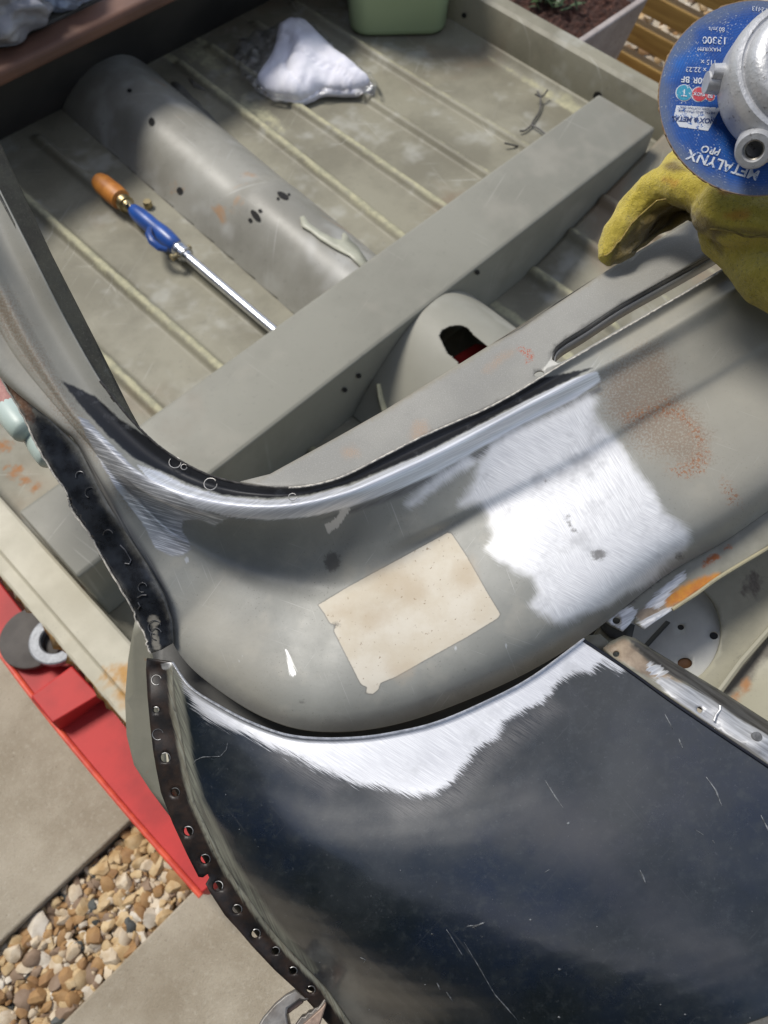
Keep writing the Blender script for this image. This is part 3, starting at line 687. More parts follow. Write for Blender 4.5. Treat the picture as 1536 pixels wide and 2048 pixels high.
# screen flange and the pillar's inner face, its shade put into a dark colour
M_inner = panel('pillar_inner', (.060, .061, .048), (.034, .034, .029), rough=.6, big=12, speck=(.17, .17, .13), speck_amt=.9, speck_scale=900, bump=.5,
    fine=((.12, .12, .10), 160, .55, .66, .6))
zin = tps([(x, y, pz(z)-d) for x, y, z, d in [(-40, 300, .938, .001), (65, 512, .90, .0015), (130, 640, .868, .0015), (200, 762, .840, .0015), (250, 825, .826, .0015), (300, 877, .814, .001), (0, 240, .935, .03), (105, 512, .89, .03), (190, 680, .855, .025), (282, 862, .818, .008)]])
pin = plate('pillar_inner_face', [(-40, 300), (0, 392), (65, 512), (130, 640), (200, 762), (228, 800), (262, 840), (302, 880), (282, 858), (262, 822), (190, 678), (105, 512), (62, 420), (0, 285), (-40, 215)], zin, M_inner, car, step=10, t=.001,)

# outer flange of the pillar: black, torn along its outer edge
FOLD = [(-90, 610), (-12, 742), (60, 800), (108, 846), (157, 893), (200, 980), (243, 1051), (292, 1126), (326, 1189), (343, 1242), (346, 1286)]
OUT = [(-110, 630), (-40, 700), (0, 753), (20, 787), (52, 844), (75, 894), (109, 950), (133, 986), (137, 1000), (145, 1022), (177, 1066), (206, 1118), (249, 1190), (268, 1224), (272, 1240), (289, 1267), (294, 1290), (300, 1306)]
o1 = jag(OUT[::-1], 1.1, 9, closed=False, seed=8)
zfl = tps([(a, b, pz(c)) for a, b, c in [(-90, 610, .879), (-12, 742, .847), (108, 846, .825), (157, 893, .809), (243, 1051, .779), (292, 1126, .764), (343, 1242, .745), (347, 1288, .737), (0, 753, .842), (52, 844, .815), (109, 950, .794), (145, 1022, .778), (206, 1118, .758), (268, 1224, .740), (300, 1306, .728), (200, 1020, .787), (280, 1170, .758)]])
M_flange = panel('flange_paint', (.27, .265, .235), (.22, .215, .19), rough=.4, big=9, speck_amt=.5, spec=.5,
    layers=[dict(attr='rust', col=(.15, .075, .04), col2=(.24, .15, .10), cs=160, amp=8, ns=120, w=4, rough=.9, bump=3.),
            dict(attr='black', col=(.009, .010, .013), col2=(.024, .028, .036), cs=20, amp=12, ns=26, w=22, rough=.25, bump=.2),
            dict(attr='cut', col=(.20, .19, .165), amp=4, ns=90, w=3, rough=.5)])
fl = plate('door_flange', FOLD+[(322, 1300)]+[tuple(p) for p in o1], zfl, M_flange, car, step=9, t=.0015, attrs=dict(
    rust=[[(-30, 690), (8, 715), (34, 760), (56, 800), (70, 840), (62, 850), (40, 815), (10, 770), (-30, 730)]],
    black=[[(58, 818), (100, 830), (135, 868), (165, 905), (205, 985), (248, 1055), (300, 1130), (332, 1190), (350, 1240), (352, 1292), (325, 1310), (296, 1320), (260, 1225), (140, 1030), (60, 880)]],
    cut=[circ(308, 1240, 13, 9, 16, .3), [(302, 1250), (312, 1252), (322, 1300), (306, 1300)]]))
ol = crom(np.array(OUT[2:], float), 6); rng = np.random.RandomState(3)
zz = zfl(ol[:, 0], ol[:, 1])
MB().tube([P(x+rng.normal(0, .8), y+rng.normal(0, .8), z+.0005) for (x, y), z in zip(ol, zz)], .0006, 6).build('torn_edge', M_lip, fl)
M_fc = simple('flange_cut', (.22, .22, .23), (.06, .06, .065), 120, .35, .6)
for x, y, r in ((160, 952, 9), (180, 985, 10), (216, 1070, 10), (285, 1175, 9), (309, 1254, 13), (312, 1268, 11)): MB().tube([P(u, v, float(zfl(np.array([u]), np.array([v]))[0])+.0007) for u, v in circ(x, y, r, r*1.05, 20)][random.randint(4, 11):], .00025, 6, cap=False).build('spot_weld_mark', M_fc, fl)
for q in ([(240, 1090), (250, 1100), (262, 1120), (259, 1128), (250, 1127)], [(275, 1195), (284, 1190), (293, 1190)], [(276, 1205), (280, 1212), (276, 1218)]):
    MB().tube([P(u, v, float(zfl(np.array([u]), np.array([v]))[0])+.0006) for u, v in q], .0004, 6).build('weld_bead', M_fc, fl)

# inner hinge panel showing beside the wing's flange
plate('hinge_panel', [(273, 1228), (264, 1270), (256, 1320), (250, 1400), (253, 1470), (268, 1530), (300, 1580), (345, 1640), (330, 1500), (312, 1400), (310, 1300), (290, 1262)], lambda x, y: .60-(y-1230)*.00022, panel('hinge_paint', (.24, .232, .185), (.20, .195, .155), big=9, speck_amt=.3, blotch=((.26, .15, .08), 30, .68, .76)), car, t=.0015)

# ---- wing
W_TOP = [(345, 1325), (380, 1374), (440, 1413), (500, 1444), (570, 1469), (640, 1477), (720, 1475), (790, 1465), (870, 1446), (960, 1409), (1060, 1357), (1168, 1278)]
W_LEFT = [(345, 1325), (348, 1374), (354, 1424), (364, 1474), (374, 1534), (389, 1601), (410, 1646), (436, 1701), (461, 1746), (500, 1801), (540, 1856), (584, 1906), (628, 1951), (656, 1981), (690, 2030), (740, 2100)]
W_RIGHT = [(1168, 1278), (1260, 1340), (1340, 1398), (1440, 1466), (1536, 1530), (1760, 1680), (2000, 1840)]
W_BOT = [(740, 2100), (1000, 2140), (1400, 2080), (2000, 1840)]
nu, nv = 300, 260
T, B_, L_, Rr = resample(crom(W_TOP, 8), nu), resample(crom(W_BOT, 8), nu), resample(crom(W_LEFT, 8), nv), resample(crom(W_RIGHT, 8), nv)
u = np.linspace(0, 1, nu)[None, :, None]; v = np.linspace(0, 1, nv)[:, None, None]
C = (1-v)*T[None]+v*B_[None]+(1-u)*L_[:, None]+u*Rr[:, None]-((1-u)*(1-v)*T[0]+u*(1-v)*T[-1]+(1-u)*v*B_[0]+u*v*B_[-1])
zg = np.array([[.7285, .7335, .7385, .7425, .746, .748], [.7145, .730, .738, .743, .748, .749], [.701, .728, .740, .748, .752, .752], [.687, .721, .738, .749, .754, .754], [.671, .710, .733, .746, .753, .754], [.654, .697, .724, .741, .750, .753], [.636, .682, .712, .733, .745, .750]])
def zinterp(zg, nu, nv):
    a = crom(zg, 40); a = crom(a.T, 40).T
    i = np.linspace(0, a.shape[0]-1, nv).round().astype(int); j = np.linspace(0, a.shape[1]-1, nu).round().astype(int); return a[np.ix_(i, j)]
def zsmooth(z, k):
    for _ in range(k): z[1:-1] = .25*z[:-2]+.5*z[1:-1]+.25*z[2:]; z[:, 1:-1] = .25*z[:, :-2]+.5*z[:, 1:-1]+.25*z[:, 2:]
    return z
ZW = zsmooth(zinterp(zg, nu, nv), 12)
ZW[0] += .0; ZW[:3] += .0012*np.array([1., .7, .3])[:, None]        # the raised cut rim
W_SAND = [(340, 1318), (380, 1368), (440, 1408), (500, 1438), (570, 1462), (640, 1470), (720, 1468), (790, 1458), (870, 1438), (960, 1401), (1060, 1350), (1168, 1270), (1256, 1334), (1240, 1342), (1203, 1326), (1180, 1344), (1148, 1346), (1118, 1366), (1088, 1401), (1048, 1418), (1008, 1443), (996, 1476), (955, 1494), (933, 1524), (905, 1562), (868, 1588), (825, 1592), (770, 1578), (720, 1570), (680, 1554), (620, 1530), (570, 1504), (520, 1482), (460, 1458), (415, 1436), (385, 1410), (355, 1352)]
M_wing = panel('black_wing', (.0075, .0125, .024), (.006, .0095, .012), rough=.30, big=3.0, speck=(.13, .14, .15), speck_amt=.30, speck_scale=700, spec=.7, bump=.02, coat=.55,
    blotch=((.018, .022, .026), 4.5, .44, .66), fine=((.026, .032, .036), 38, .48, .74, .6), scr=((.06, .065, .07), .3, 190, (.9, 2.3)),
    layers=[dict(attr='cloud_sheen', col=(.042, .042, .046), amp=50, ns=10, w=60, rough=.30, amt=.5),  # grey cloud reflection put into the wing's colour
            dict(attr='scuff', col=(.15, .145, .145), col2=(.020, .022, .027), cr=(.46, .6), ang=.58, sc=(17, 700), amp=22, w=22, rough=.45, metal=.3, amt=.5),
            dict(attr='sand', col=(.72, .73, .75), col2=(.55, .56, .59), cr=(.34, .6), ang=.58, sc=(17, 700), amp=21, lamp=18, w=5, rough=.38, metal=.5, bump=.9, spot=((.52, .53, .55), 10, .52, .7)),
            dict(attr='film', col=(.15, .155, .145), amp=22, ns=22, w=22, rough=.4, amt=.5),
            dict(attr='green', col=(.22, .225, .18), col2=(.10, .10, .085), ang=1.15, sc=(10, 260), amp=7, w=6, rough=.4, amt=.9)])
wpx = C.reshape(-1, 3)[:, :2] if C.shape[2] == 3 else C.reshape(-1, 2)
WV = PV(wpx[:, 0], wpx[:, 1], ZW.ravel())
W_GREEN = [(340, 1330), (360, 1332), (372, 1424), (390, 1534), (408, 1601), (470, 1720), (560, 1850), (640, 1940), (628, 1951), (530, 1856), (436, 1715), (380, 1610), (350, 1440)]
W_FILM = [(615, 1900), (650, 1885), (672, 1950), (700, 1930), (725, 2000), (760, 2048), (720, 2070), (660, 1985)]
attrs = {k: sdfs(wpx, q) for k, q in dict(sand=[W_SAND], cloud_sheen=[[(1020, 1580), (1150, 1600), (1400, 1850), (1536, 1960), (1400, 1960), (1200, 1800), (1060, 1680)]],
         scuff=[[(720, 1560), (870, 1590), (960, 1490), (1100, 1390), (1130, 1420), (1020, 1500), (920, 1610), (800, 1640)], [(540, 1480), (700, 1570), (660, 1590), (560, 1530)]],
         film=[W_FILM], green=[W_GREEN]).items()}
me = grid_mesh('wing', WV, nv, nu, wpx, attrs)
# scratches and chips lie in the same sheet, in its second material
from mathutils.kdtree import KDTree
kd = KDTree(len(wpx))
for i, p in enumerate(wpx): kd.insert((p[0], p[1], 0), i)
kd.balance()
def wing_z(x, y): return float(np.mean([ZW.ravel()[i] for _, i, _ in kd.find_n((x, y, 0), 4)]))
bmw = bmesh.new(); bmw.from_mesh(me)
def scratch(pts, w):
    p = resample(np.array(pts, float), 12); d = np.gradient(p, axis=0); nn = np.stack([-d[:, 1], d[:, 0]], 1); nn /= np.linalg.norm(nn, axis=1)[:, None]
    rng = np.random.RandomState(int(pts[0][0])); ws = w*(np.sin(np.linspace(.05, math.pi-.05, 12))**.6)*rng.uniform(.4, 1.1, 12)
    a = [bmw.verts.new(P(*q, wing_z(*q)+.00035)) for q in p+nn*ws[:, None]]; b = [bmw.verts.new(P(*q, wing_z(*q)+.00035)) for q in p-nn*ws[:, None]]
    for i in range(11):
        f = bmw.faces.new((a[i], a[i+1], b[i+1], b[i])); f.material_index = 1; f.normal_update()
        if f.normal.dot(Vector(CC)-f.verts[0].co) < 0: f.normal_flip()
def chip(x, y, r):
    q = [bmw.verts.new(P(a, b, wing_z(a, b)+.00035)) for a, b in jag(circ(x, y, r, r*.8, 7), r*.2, r, seed=int(x))]
    f = bmw.faces.new(q); f.material_index = 1; f.normal_update()
    if f.normal.dot(Vector(CC)-q[0].co) < 0: f.normal_flip()
for s, w in (([(1090, 1560), (1110, 1592), (1128, 1618)], 1.3), ([(1412, 1553), (1432, 1580), (1444, 1612)], 1.5), ([(1280, 1740), (1286, 1752), (1292, 1768)], 1.9), ([(1522, 1630), (1540, 1665)], 1.5), ([(928, 1884), (960, 1938), (990, 1990), (1036, 2042)], 1.0), ([(893, 1859), (915, 1895), (925, 1912)], .7), ([(933, 1853), (952, 1851), (970, 1844)], .9), ([(944, 1856), (968, 1846)], .7), ([(1330, 1428), (1346, 1458)], 1.0), ([(1358, 1477), (1366, 1497)], 1.9), ([(893, 1985), (906, 2004)], 1.2), ([(1388, 1658), (1408, 1670)], .8), ([(1425, 1680), (1430, 1687)], .9), ([(386, 1530), (390, 1521), (405, 1514), (440, 1513)], .8), ([(1090, 1745), (1100, 1738)], .6), ([(440, 1513), (452, 1500), (455, 1486)], .8), ([(874, 1966), (880, 1980)], 1.0), ([(720, 1915), (731, 1921), (727, 1926)], 1.1)): scratch(s, w)
rng = random.Random(12)
for x, y, r in ((1137, 1646, 4), (1061, 1840, 3), (1119, 1940, 3.5), (1321, 2010, 2.5), (1371, 2030, 2.5), (864, 1869, 2.5), (1118, 2035, 3), (850, 1970, 2)): chip(x, y, r)
for k in range(50):
    x = rng.uniform(430, 1536); y = rng.uniform(1560, 2048)
    if in_poly([(x, y)], np.r_[T[:, :2], Rr[:, :2], B_[::-1, :2], L_[::-1, :2]])[0]: chip(x, y, rng.choice([.6, .6, .7, .8, 1.2]))
bmw.to_mesh(me); bmw.free()
wing = add('wing', me, [M_wing, simple('scratch_metal', (.20, .21, .22), (.05, .055, .06), 300, .45, .2)], car); solid(wing, .0012)
rim = crom(np.array(W_TOP, float), 10)
MB().tube([P(x, y, wing_z(x, y)+.0006) for x, y in rim], .0008, 8).build('wing_rim', simple('cut_steel', (.68, .69, .71), (.45, .46, .48), 240, .35, .85, .2), wing)
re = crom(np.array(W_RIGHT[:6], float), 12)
MB().tube([P(x-1, y+2, wing_z(x, y)+.0002) for x, y in re], .0011, 8).build('wing_edge_shadow', simple('edge_shadow', (.006, .007, .012), None, 40, .35), wing)  # black bead laid along the edge as its painted shadow line

# drilled seam flange down the wing's rear edge
S_OUT = [(293, 1318), (292, 1340), (295, 1394), (300, 1449), (306, 1500), (312, 1536), (322, 1586), (345, 1646), (375, 1711), (397, 1754), (406, 1755), (415, 1748), (419, 1756), (411, 1768), (418, 1781), (450, 1831), (505, 1891), (550, 1941), (605, 1991), (640, 2030), (700, 2100)]
S_IN = [(345, 1325), (348, 1374), (354, 1424), (364, 1474), (374, 1534), (389, 1601), (410, 1646), (436, 1701), (461, 1746), (500, 1801), (540, 1856), (584, 1906), (628, 1951), (656, 1981), (690, 2030), (740, 2100)]
HOL = [(350, 1585, 9), (376, 1663, 10), (410, 1719, 10), (436, 1772, 9.5), (474, 1819, 9.5), (512, 1867, 8.5), (551, 1902, 8), (586, 1942, 8), (622, 1980, 8), (330, 1516, 10), (312, 1420, 6)]
zi = [(x, y, wing_z(x, y)) for x, y in S_IN]
def inner_z(x, y):
    i = int(np.argmin([(a-x)**2+(b-y)**2 for a, b, _ in zi])); return zi[i][2]
so_ = [(x, y, inner_z(x, y)-.006) for x, y in S_OUT[::2]]
zst = tps([(x, y, z-.0005) for x, y, z in zi[::2]]+so_+[((a[0]+b[0])/2, (a[1]+b[1])/2, inner_z(*a)-.008) for a, b in zip(S_IN[::2], S_OUT[1::3])])
M_strip = panel('seam_paint', (.009, .009, .010), (.014, .014, .015), rough=.42, big=22, speck_amt=.2, speck=(.2, .2, .2), spec=.3,
    layers=[dict(attr='heat', col=(.085, .045, .025), col2=(.02, .014, .011), cs=30, amp=2, ns=26, w=4, rough=.45, amt=.45),
            dict(attr='prim', col=(.24, .245, .20), col2=(.13, .12, .09), ang=1.2, sc=(8, 260), amp=5, w=4, rough=.45),
            dict(attr='bare', col=(.5, .5, .5), amp=4, ns=90, w=3, rough=.4, metal=.7)])
off = lambda d: [(x-d, y+d*.35) for x, y in S_IN]
seam = plate('seam_flange', S_IN+S_OUT[::-1], zst, M_strip, wing, holes=[circ(x, y, r, r*1.05, 18, .9) for x, y, r in HOL], step=8, t=.0016, attrs=dict(
    heat=[off(12)[3:]+off(15)[3:][::-1]], prim=[S_IN+off(11)[::-1]], bare=[[(318, 1325), (345, 1322), (346, 1336), (328, 1338)]]))
M_burr = simple('hole_burr', (.36, .36, .36), (.14, .14, .14), 120, .4, .7)
for x, y, r in HOL:
    c = circ(x, y, r, r*1.05, 18, .9); MB().tube([P(u, v, z+.0002) for (u, v), z in zip(c, zst(*np.array(c).T))][9:], .00028, 6, cap=False).build('hole_rim', M_burr, seam)
for x, y, r in ((313, 1360, 10), (316, 1469, 11)):
    c = circ(x, y, r, r, 18); MB().tube([P(u, v, z+.0003) for (u, v), z in zip(c, zst(*np.array(c).T))][3:], .00022, 6, cap=False).build('hole_rim', M_burr, seam)
# the seam's lower layer, seen through the holes
plate('seam_backing', [(330, 1420), (354, 1424), (374, 1534), (410, 1646), (461, 1746), (540, 1856), (628, 1951), (656, 1981), (640, 1990), (612, 1978), (586, 1952), (514, 1872), (438, 1778), (410, 1724), (374, 1662), (345, 1560), (330, 1480)], lambda x, y: zst(x, y)-.010, simple('backing', (.02, .02, .02), (.05, .04, .03), 60, .5), seam, t=.001)

# ---- gutters between scuttle, wing and bonnet
M_gut = panel('gutter_paint', (.25, .245, .205), (.20, .195, .16), rough=.45, big=12, speck_amt=.4, blotch=((.26, .17, .10), 18, .66, .76), spec=.45,
    layers=[dict(attr='tan', col=(.22, .17, .125), col2=(.30, .24, .18), cs=40, amp=6, ns=60, w=5, rough=.6),
            dict(attr='orange', col=(.52, .235, .03), col2=(.40, .14, .03), cs=18, amp=8, ns=40, w=8, rough=.75),
            dict(attr='rust', col=(.30, .10, .035), amp=8, ns=80, w=4, rough=.8),
            dict(attr='burn', col=(.030, .028, .027), col2=(.075, .073, .07), ang=.58, sc=(8, 160), amp=6, w=5, rough=.5, metal=.1),
            dict(attr='bare', col=(.80, .805, .81), col2=(.48, .485, .50), ang=-.5, sc=(16, 190), amp=8, w=2.5, rough=.4, metal=.4, bump=1.),
            dict(attr='bare2', col=(.50, .51, .53), col2=(.30, .305, .315), ang=.58, sc=(10, 170), amp=7, w=3, rough=.5, metal=.3, bump=.6)])
# scuttle gutter rail
z1 = tps([(1210, 1240, .722), (1259, 1192, .728), (1330, 1140, .733), (1435, 1073, .739), (1536, 1008, .744), (1640, 945, .748), (1242, 1263, .722), (1285, 1258, .724), (1350, 1217, .728), (1441, 1152, .734), (1536, 1095, .739), (1640, 1034, .744), (1300, 1210, .727)])
rail = plate('scuttle_gutter', [(1206, 1236), (1259, 1186), (1330, 1134), (1435, 1066), (1536, 1000), (1640, 940), (1640, 1034), (1536, 1096), (1441, 1153), (1395, 1186), (1350, 1217), (1318, 1238), (1290, 1258), (1268, 1246), (1272, 1232), (1262, 1246), (1246, 1263), (1228, 1254), (1214, 1246)], z1, M_gut, car, holes=[circ(1233, 1241, 8, 7, 14)], step=9, t=.0015, attrs=dict(
    tan=[[(1270, 1232), (1300, 1205), (1345, 1190), (1350, 1217), (1290, 1250)]], orange=[[(1332, 1200), (1345, 1184), (1380, 1163), (1430, 1146), (1444, 1150), (1400, 1184), (1352, 1212), (1336, 1214)]],
    rust=[[(1405, 1130), (1420, 1110), (1440, 1105), (1442, 1115), (1425, 1125), (1412, 1138)], circ(1457, 1094, 5, 6)],
    burn=[[(1206, 1240), (1262, 1188), (1330, 1138), (1400, 1092), (1390, 1108), (1325, 1155), (1270, 1200), (1230, 1232)]],
    bare=[[(1213, 1244), (1238, 1222), (1262, 1208), (1272, 1222), (1270, 1240), (1246, 1262)], [(1288, 1212), (1310, 1190), (1355, 1152), (1372, 1142), (1370, 1156), (1340, 1186), (1322, 1214), (1296, 1216)], [(1270, 1248), (1320, 1224), (1352, 1212), (1350, 1222), (1290, 1260)]]))
MB().tube([P(x, y, float(z1(np.array([x]), np.array([y]))[0])+.001) for x, y in crom(np.array([(1345, 1219), (1395, 1186), (1441, 1153), (1536, 1096), (1640, 1034)], float), 8)], .0013, 8).build('gutter_bead', panel('bead_paint', (.34, .31, .20), (.24, .22, .15), uv=False, big=40), rail)
# channel along the wing towards the front
z2 = tps([(1222, 1300, .727), (1299, 1357, .733), (1426, 1439, .738), (1536, 1516, .741), (1640, 1590, .743), (1259, 1283, .728), (1299, 1322, .734), (1370, 1365, .737), (1441, 1413, .740), (1536, 1470, .744), (1640, 1540, .746), (1248, 1271, .722), (1304, 1300, .718), (1438, 1379, .722), (1536, 1442, .726), (1640, 1510, .73)])
chan = plate('wing_channel', [(1206, 1296), (1222, 1282), (1248, 1270), (1270, 1276), (1304, 1298), (1370, 1338), (1438, 1379), (1536, 1442), (1640, 1510), (1640, 1602), (1536, 1528), (1440, 1462), (1340, 1395), (1262, 1340), (1226, 1314)], z2, M_gut, car, holes=[circ(1232, 1307, 7, 7, 14), circ(1400, 1419, 6, 7, 14)], step=9, t=.0015, attrs=dict(
    tan=[[(1208, 1296), (1250, 1276), (1300, 1320), (1370, 1370), (1300, 1355), (1240, 1320)]],
    burn=[[(1262, 1276), (1304, 1298), (1438, 1379), (1640, 1510), (1640, 1542), (1441, 1415), (1372, 1368), (1318, 1340), (1290, 1316), (1262, 1290)]],
    bare=[[(1292, 1338), (1300, 1324), (1318, 1332), (1340, 1352), (1318, 1352), (1305, 1350)]],
    bare2=[[(1300, 1354), (1330, 1356), (1380, 1372), (1441, 1413), (1536, 1472), (1640, 1542), (1640, 1602), (1536, 1528), (1440, 1462), (1340, 1392)], [(1208, 1286), (1218, 1284), (1204, 1298)]]))
b = MB(); b.lathe([(.0001, .0014), (.0028, .0014), (.0030, .0004), (.0030, -.001)], frame(P(1513, 1474, .7445), (0, 0, 1)), 20); b.build('weld_plug', simple('plug', (.10, .10, .10), (.2, .2, .2), 200, .5, .5), chan)
b = MB(); b.tube([P(x, y, .7405) for x, y in ((1428, 1442), (1432, 1430), (1440, 1420), (1440, 1412))], .0008, 8); b.build('weld_bead', simple('bead', (.3, .3, .31), (.5, .5, .5), 200, .35, .8), chan)
# gutter plate added under the scuttle edge, coloured black for the gap's shade
M_gap_shade = panel('gap_shade', (.030, .030, .028), (.045, .043, .038), rough=.55, big=8, speck_amt=.2)
plate('trough', [(300, 1290), (346, 1262), (420, 1330), (540, 1400), (640, 1430), (800, 1410), (1000, 1335), (1160, 1245), (1215, 1205), (1262, 1275), (1180, 1300), (1060, 1390), (900, 1470), (720, 1505), (560, 1500), (420, 1440), (320, 1370)], lambda x, y: .695+0*x, M_gap_shade, car, t=.0012, step=20)
plate('trough_end', [(1150, 1290), (1165, 1272), (1200, 1268), (1225, 1290), (1206, 1303), (1180, 1294)], lambda x, y: .716+0*x, M_gut, car, t=.001)
plate('trough_end', [(1190, 1242), (1210, 1228), (1270, 1250), (1262, 1285), (1220, 1275)], lambda x, y: .70+0*x, M_gap_shade, car, t=.001)
# inner wing with its round opening, and the cover behind it
M_iw = panel('inner_wing_paint', (.30, .285, .215), (.24, .23, .175), rough=.5, big=7, speck_amt=.7, speck_scale=600, blotch=((.09, .07, .055), 9, .60, .72),
    layers=[dict(attr='dark', col=(.055, .045, .04), amp=16, ns=30, w=14, rough=.7, amt=.8), dict(attr='rust', col=(.28, .14, .06), amp=8, ns=50, w=8, rough=.8)])
zw = tps([(a, b, c+.038) for a, b, c in [(1180, 1300, .66), (1260, 1200, .66), (1440, 1060, .675), (1640, 930, .69), (1450, 1280, .645), (1536, 1200, .655), (1480, 1360, .645), (1640, 1300, .665), (1640, 1540, .675), (1500, 1450, .66), (1330, 1330, .65)]])
bore = circ(1340, 1268, 101, 108, 40, .5)
iw = plate('inner_wing', [(1165, 1300), (1240, 1200), (1440, 1050), (1640, 920), (1640, 1560), (1500, 1470), (1300, 1330), (1220, 1330)], zw, M_iw, car, holes=[bore], step=12, t=.0015, attrs=dict(
    dark=[[(1444, 1385), (1480, 1330), (1536, 1270), (1640, 1180), (1640, 1230), (1540, 1310), (1490, 1370), (1460, 1395)]], rust=[circ(1492, 1370, 10, 14), circ(1470, 1400, 8, 10)]))
cv = plate('round_cover', circ(1335, 1272, 126, 132, 40), lambda x, y: .676+(x-1340)*.00004, panel('cover_paint', (.40, .40, .375), (.33, .33, .31), big=7, speck_amt=.2, fine=((.36, .36, .35), 8, .5, .7, .4)), car, holes=[circ(1362, 1254, 7, 6), circ(1428, 1271, 9, 8), circ(1370, 1326, 15, 11)], step=16, t=.0012)
plate('rubber_plug', circ(1370, 1326, 16, 12), lambda x, y: .6755+0*x, simple('brown_plug', (.16, .075, .03), (.11, .05, .02), 40, .7), cv, t=.001)
b = MB(); b.tube([P(1292, 1292, .6752), P(1310, 1272, .6755), P(1336, 1244, .6765)], .0022, 8, flat=.5); b.build('cover_seam', simple('seam_dark', (.04, .04, .035), None, 30, .7), cv)
b = MB(); b.tube([P(1436, 1386, .690), P(1480, 1326, .692), P(1536, 1262, .694), P(1640, 1150, .704)], .0025, 8); b.build('pressed_crease', M_iw, iw)
plate('bay_dark_backing', [(1180, 1260), (1440, 1050), (1640, 920), (1640, 1560), (1500, 1470), (1260, 1340)], lambda x, y: .60+0*x, M_hole, car, t=.002, step=60)  # unseen black sheet added so the openings above look dark

# ------------------------------------------------------------------ red trolley jack under the sill
M_red = simple('red_enamel', (.50, .032, .030), (.36, .024, .024), 14, .55, bump=.12, bscale=260, spec=.3)
M_lit_rim = simple('lit_red_rim', (.72, .10, .05), (.55, .06, .04), 60, .45)  # sunlit side of the frame, its brightness put into the colour
JX = -.10
jack = thing('trolley_jack', 'red trolley jack lying under the sill with a dark round saddle pad', 'jack', (JX, .45, 0))
def jplate(pts, z0, z1, name, m, w=.002):
    b = MB(); b.prism(pts, z1, z0); o = b.build(name, m, jack, sharp=30); bev(o, w, 2); return o
def W(x, y, z): p = P(x, y, z); return (p[0], p[1])
zj = .085
jplate([W(0-60, 1080, zj), W(0, 1165, zj), W(75, 1262, zj), W(240, 1430, zj), W(262, 1470, zj), W(290, 1530, zj), W(330, 1580, zj), W(420, 1700, zj), W(452, 1746, zj), W(400, 1789, zj), W(128, 1470, zj), W(60, 1385, zj), W(0, 1306, zj), W(-60, 1230, zj)], .02, zj, 'jack_frame', M_red)
b = MB(); b.tube([P(x, y, zj+.001) for x, y in crom(np.array([(-60, 1228), (0, 1306), (60, 1386), (128, 1472), (260, 1630), (402, 1792)], float), 6)], .0042, 10); b.build('frame_rim', M_lit_rim, jack)
# the lifting arm crosses as a step across the frame
zs = .118
b = MB(); q = [P(62, 1392, zs), P(143, 1332, zs), P(198, 1390, zs), P(104, 1446, zs)]; ql = [P(62, 1398, .085), P(150, 1330, .085), P(212, 1400, .080), P(124, 1465, .080)]
b.raw(q+ql, [(0, 1, 2, 3), (4, 0, 3, 7), (3, 2, 6, 7), (1, 5, 6, 2), (0, 4, 5, 1)]); o = b.build('lift_arm', M_red, jack, sharp=25); bev(o, .002, 2)
M_pad = simple('rubber_pad', (.060, .052, .047), (.085, .075, .068), 30, .7, bump=.2, bscale=400)
sc = P(64, 1275, .10)
b = MB(); b.lathe([(.0001, -.01), (.046, -.01), (.0475, -.004), (.0465, .001), (.044, .002), (.0001, .002)], frame(sc, (0, 0, 1)), 48); b.build('saddle', M_pad, jack)
sr = P(112, 1280, .112)
b = MB(); b.lathe([(.021, -.008), (.0375, -.008), (.0375, .003), (.0355, .0045), (.023, .0045), (.021, .002)], frame(sr, (0, 0, 1)), 48, cap=False); b.build('saddle_ring', simple('ring_steel', (.33, .345, .37), (.24, .25, .27), 220, .55, .3, .4, 500), jack)
# second red beam seen through the tunnel opening
b = MB()
zq = .235
q = [P(900, 735, zq), P(908, 712, zq), P(950, 686, zq), P(975, 688, zq), P(1000, 715, zq), P(960, 770, zq)]
b.prism([(p[0], p[1]) for p in q], zq, zq-.02); o = b.build('axle_stand', M_red, None); bev(o, .003, 2)
tag(o, 'red steel stand plate seen below the black opening in the tunnel dome', 'stand')

# ------------------------------------------------------------------ washer lance on the ribbed floor
lance = thing('spray_lance', 'blue and silver spray lance with orange valve lying along the floor ribs', 'spray lance', tuple(P(300, 440, .21)))
def ax(px0, px1, t, z): return P(px0[0]+(px1[0]-px0[0])*t, px0[1]+(px1[1]-px0[1])*t, z)
A0, A1 = (198, 362), (566, 676)
LZ = .226
def LP(t, dz=0., side=0.):
    p = ax(A0, A1, t, LZ+dz); return p+np.array([side, 0, 0])
def lance_part(name, ts, rs, m, seg=20, flat=1., dz=0.):
    b = MB(); b.tube([LP(t, dz) for t in ts], [r*.9 for r in rs], seg, flat=flat, up=(0, 0, 1)); return b.build(name, m, lance, sharp=40)
M_or = simple('orange_plastic', (.56, .22, .04), (.42, .15, .03), 40, .5, bump=.1)
M_br = simple('brass', (.42, .35, .20), (.30, .24, .13), 90, .35, .9)
M_bl = simple('blue_plastic', (.018, .082, .34), (.022, .060, .22), 30, .35, bump=.05, spec=.6)
M_ch = simple('chrome', (.62, .63, .65), (.50, .51, .53), 40, .22, .95)
M_al = simple('aluminium', (.72, .73, .75), (.62, .63, .66), 60, .30, .95)
lance_part('valve', [-.005, .0, .02, .05, .085, .118, .124], [.012, .017, .0205, .021, .022, .0205, .016], M_or)
lance_part('coupling', [.120, .132, .133, .150, .151, .165, .17, .185], [.014, .0145, .0165, .0165, .0125, .0125, .010, .010], M_br)
lance_part('lever_pin', [.145, .155], [.004, .004], M_br, 10, dz=.012)
lance_part('grip', [.180, .19, .22, .27, .30, .33, .36, .40, .42, .428], [.0095, .0125, .0155, .0165, .016, .0175, .0185, .0165, .0145, .011], M_bl, 20, 1.15)
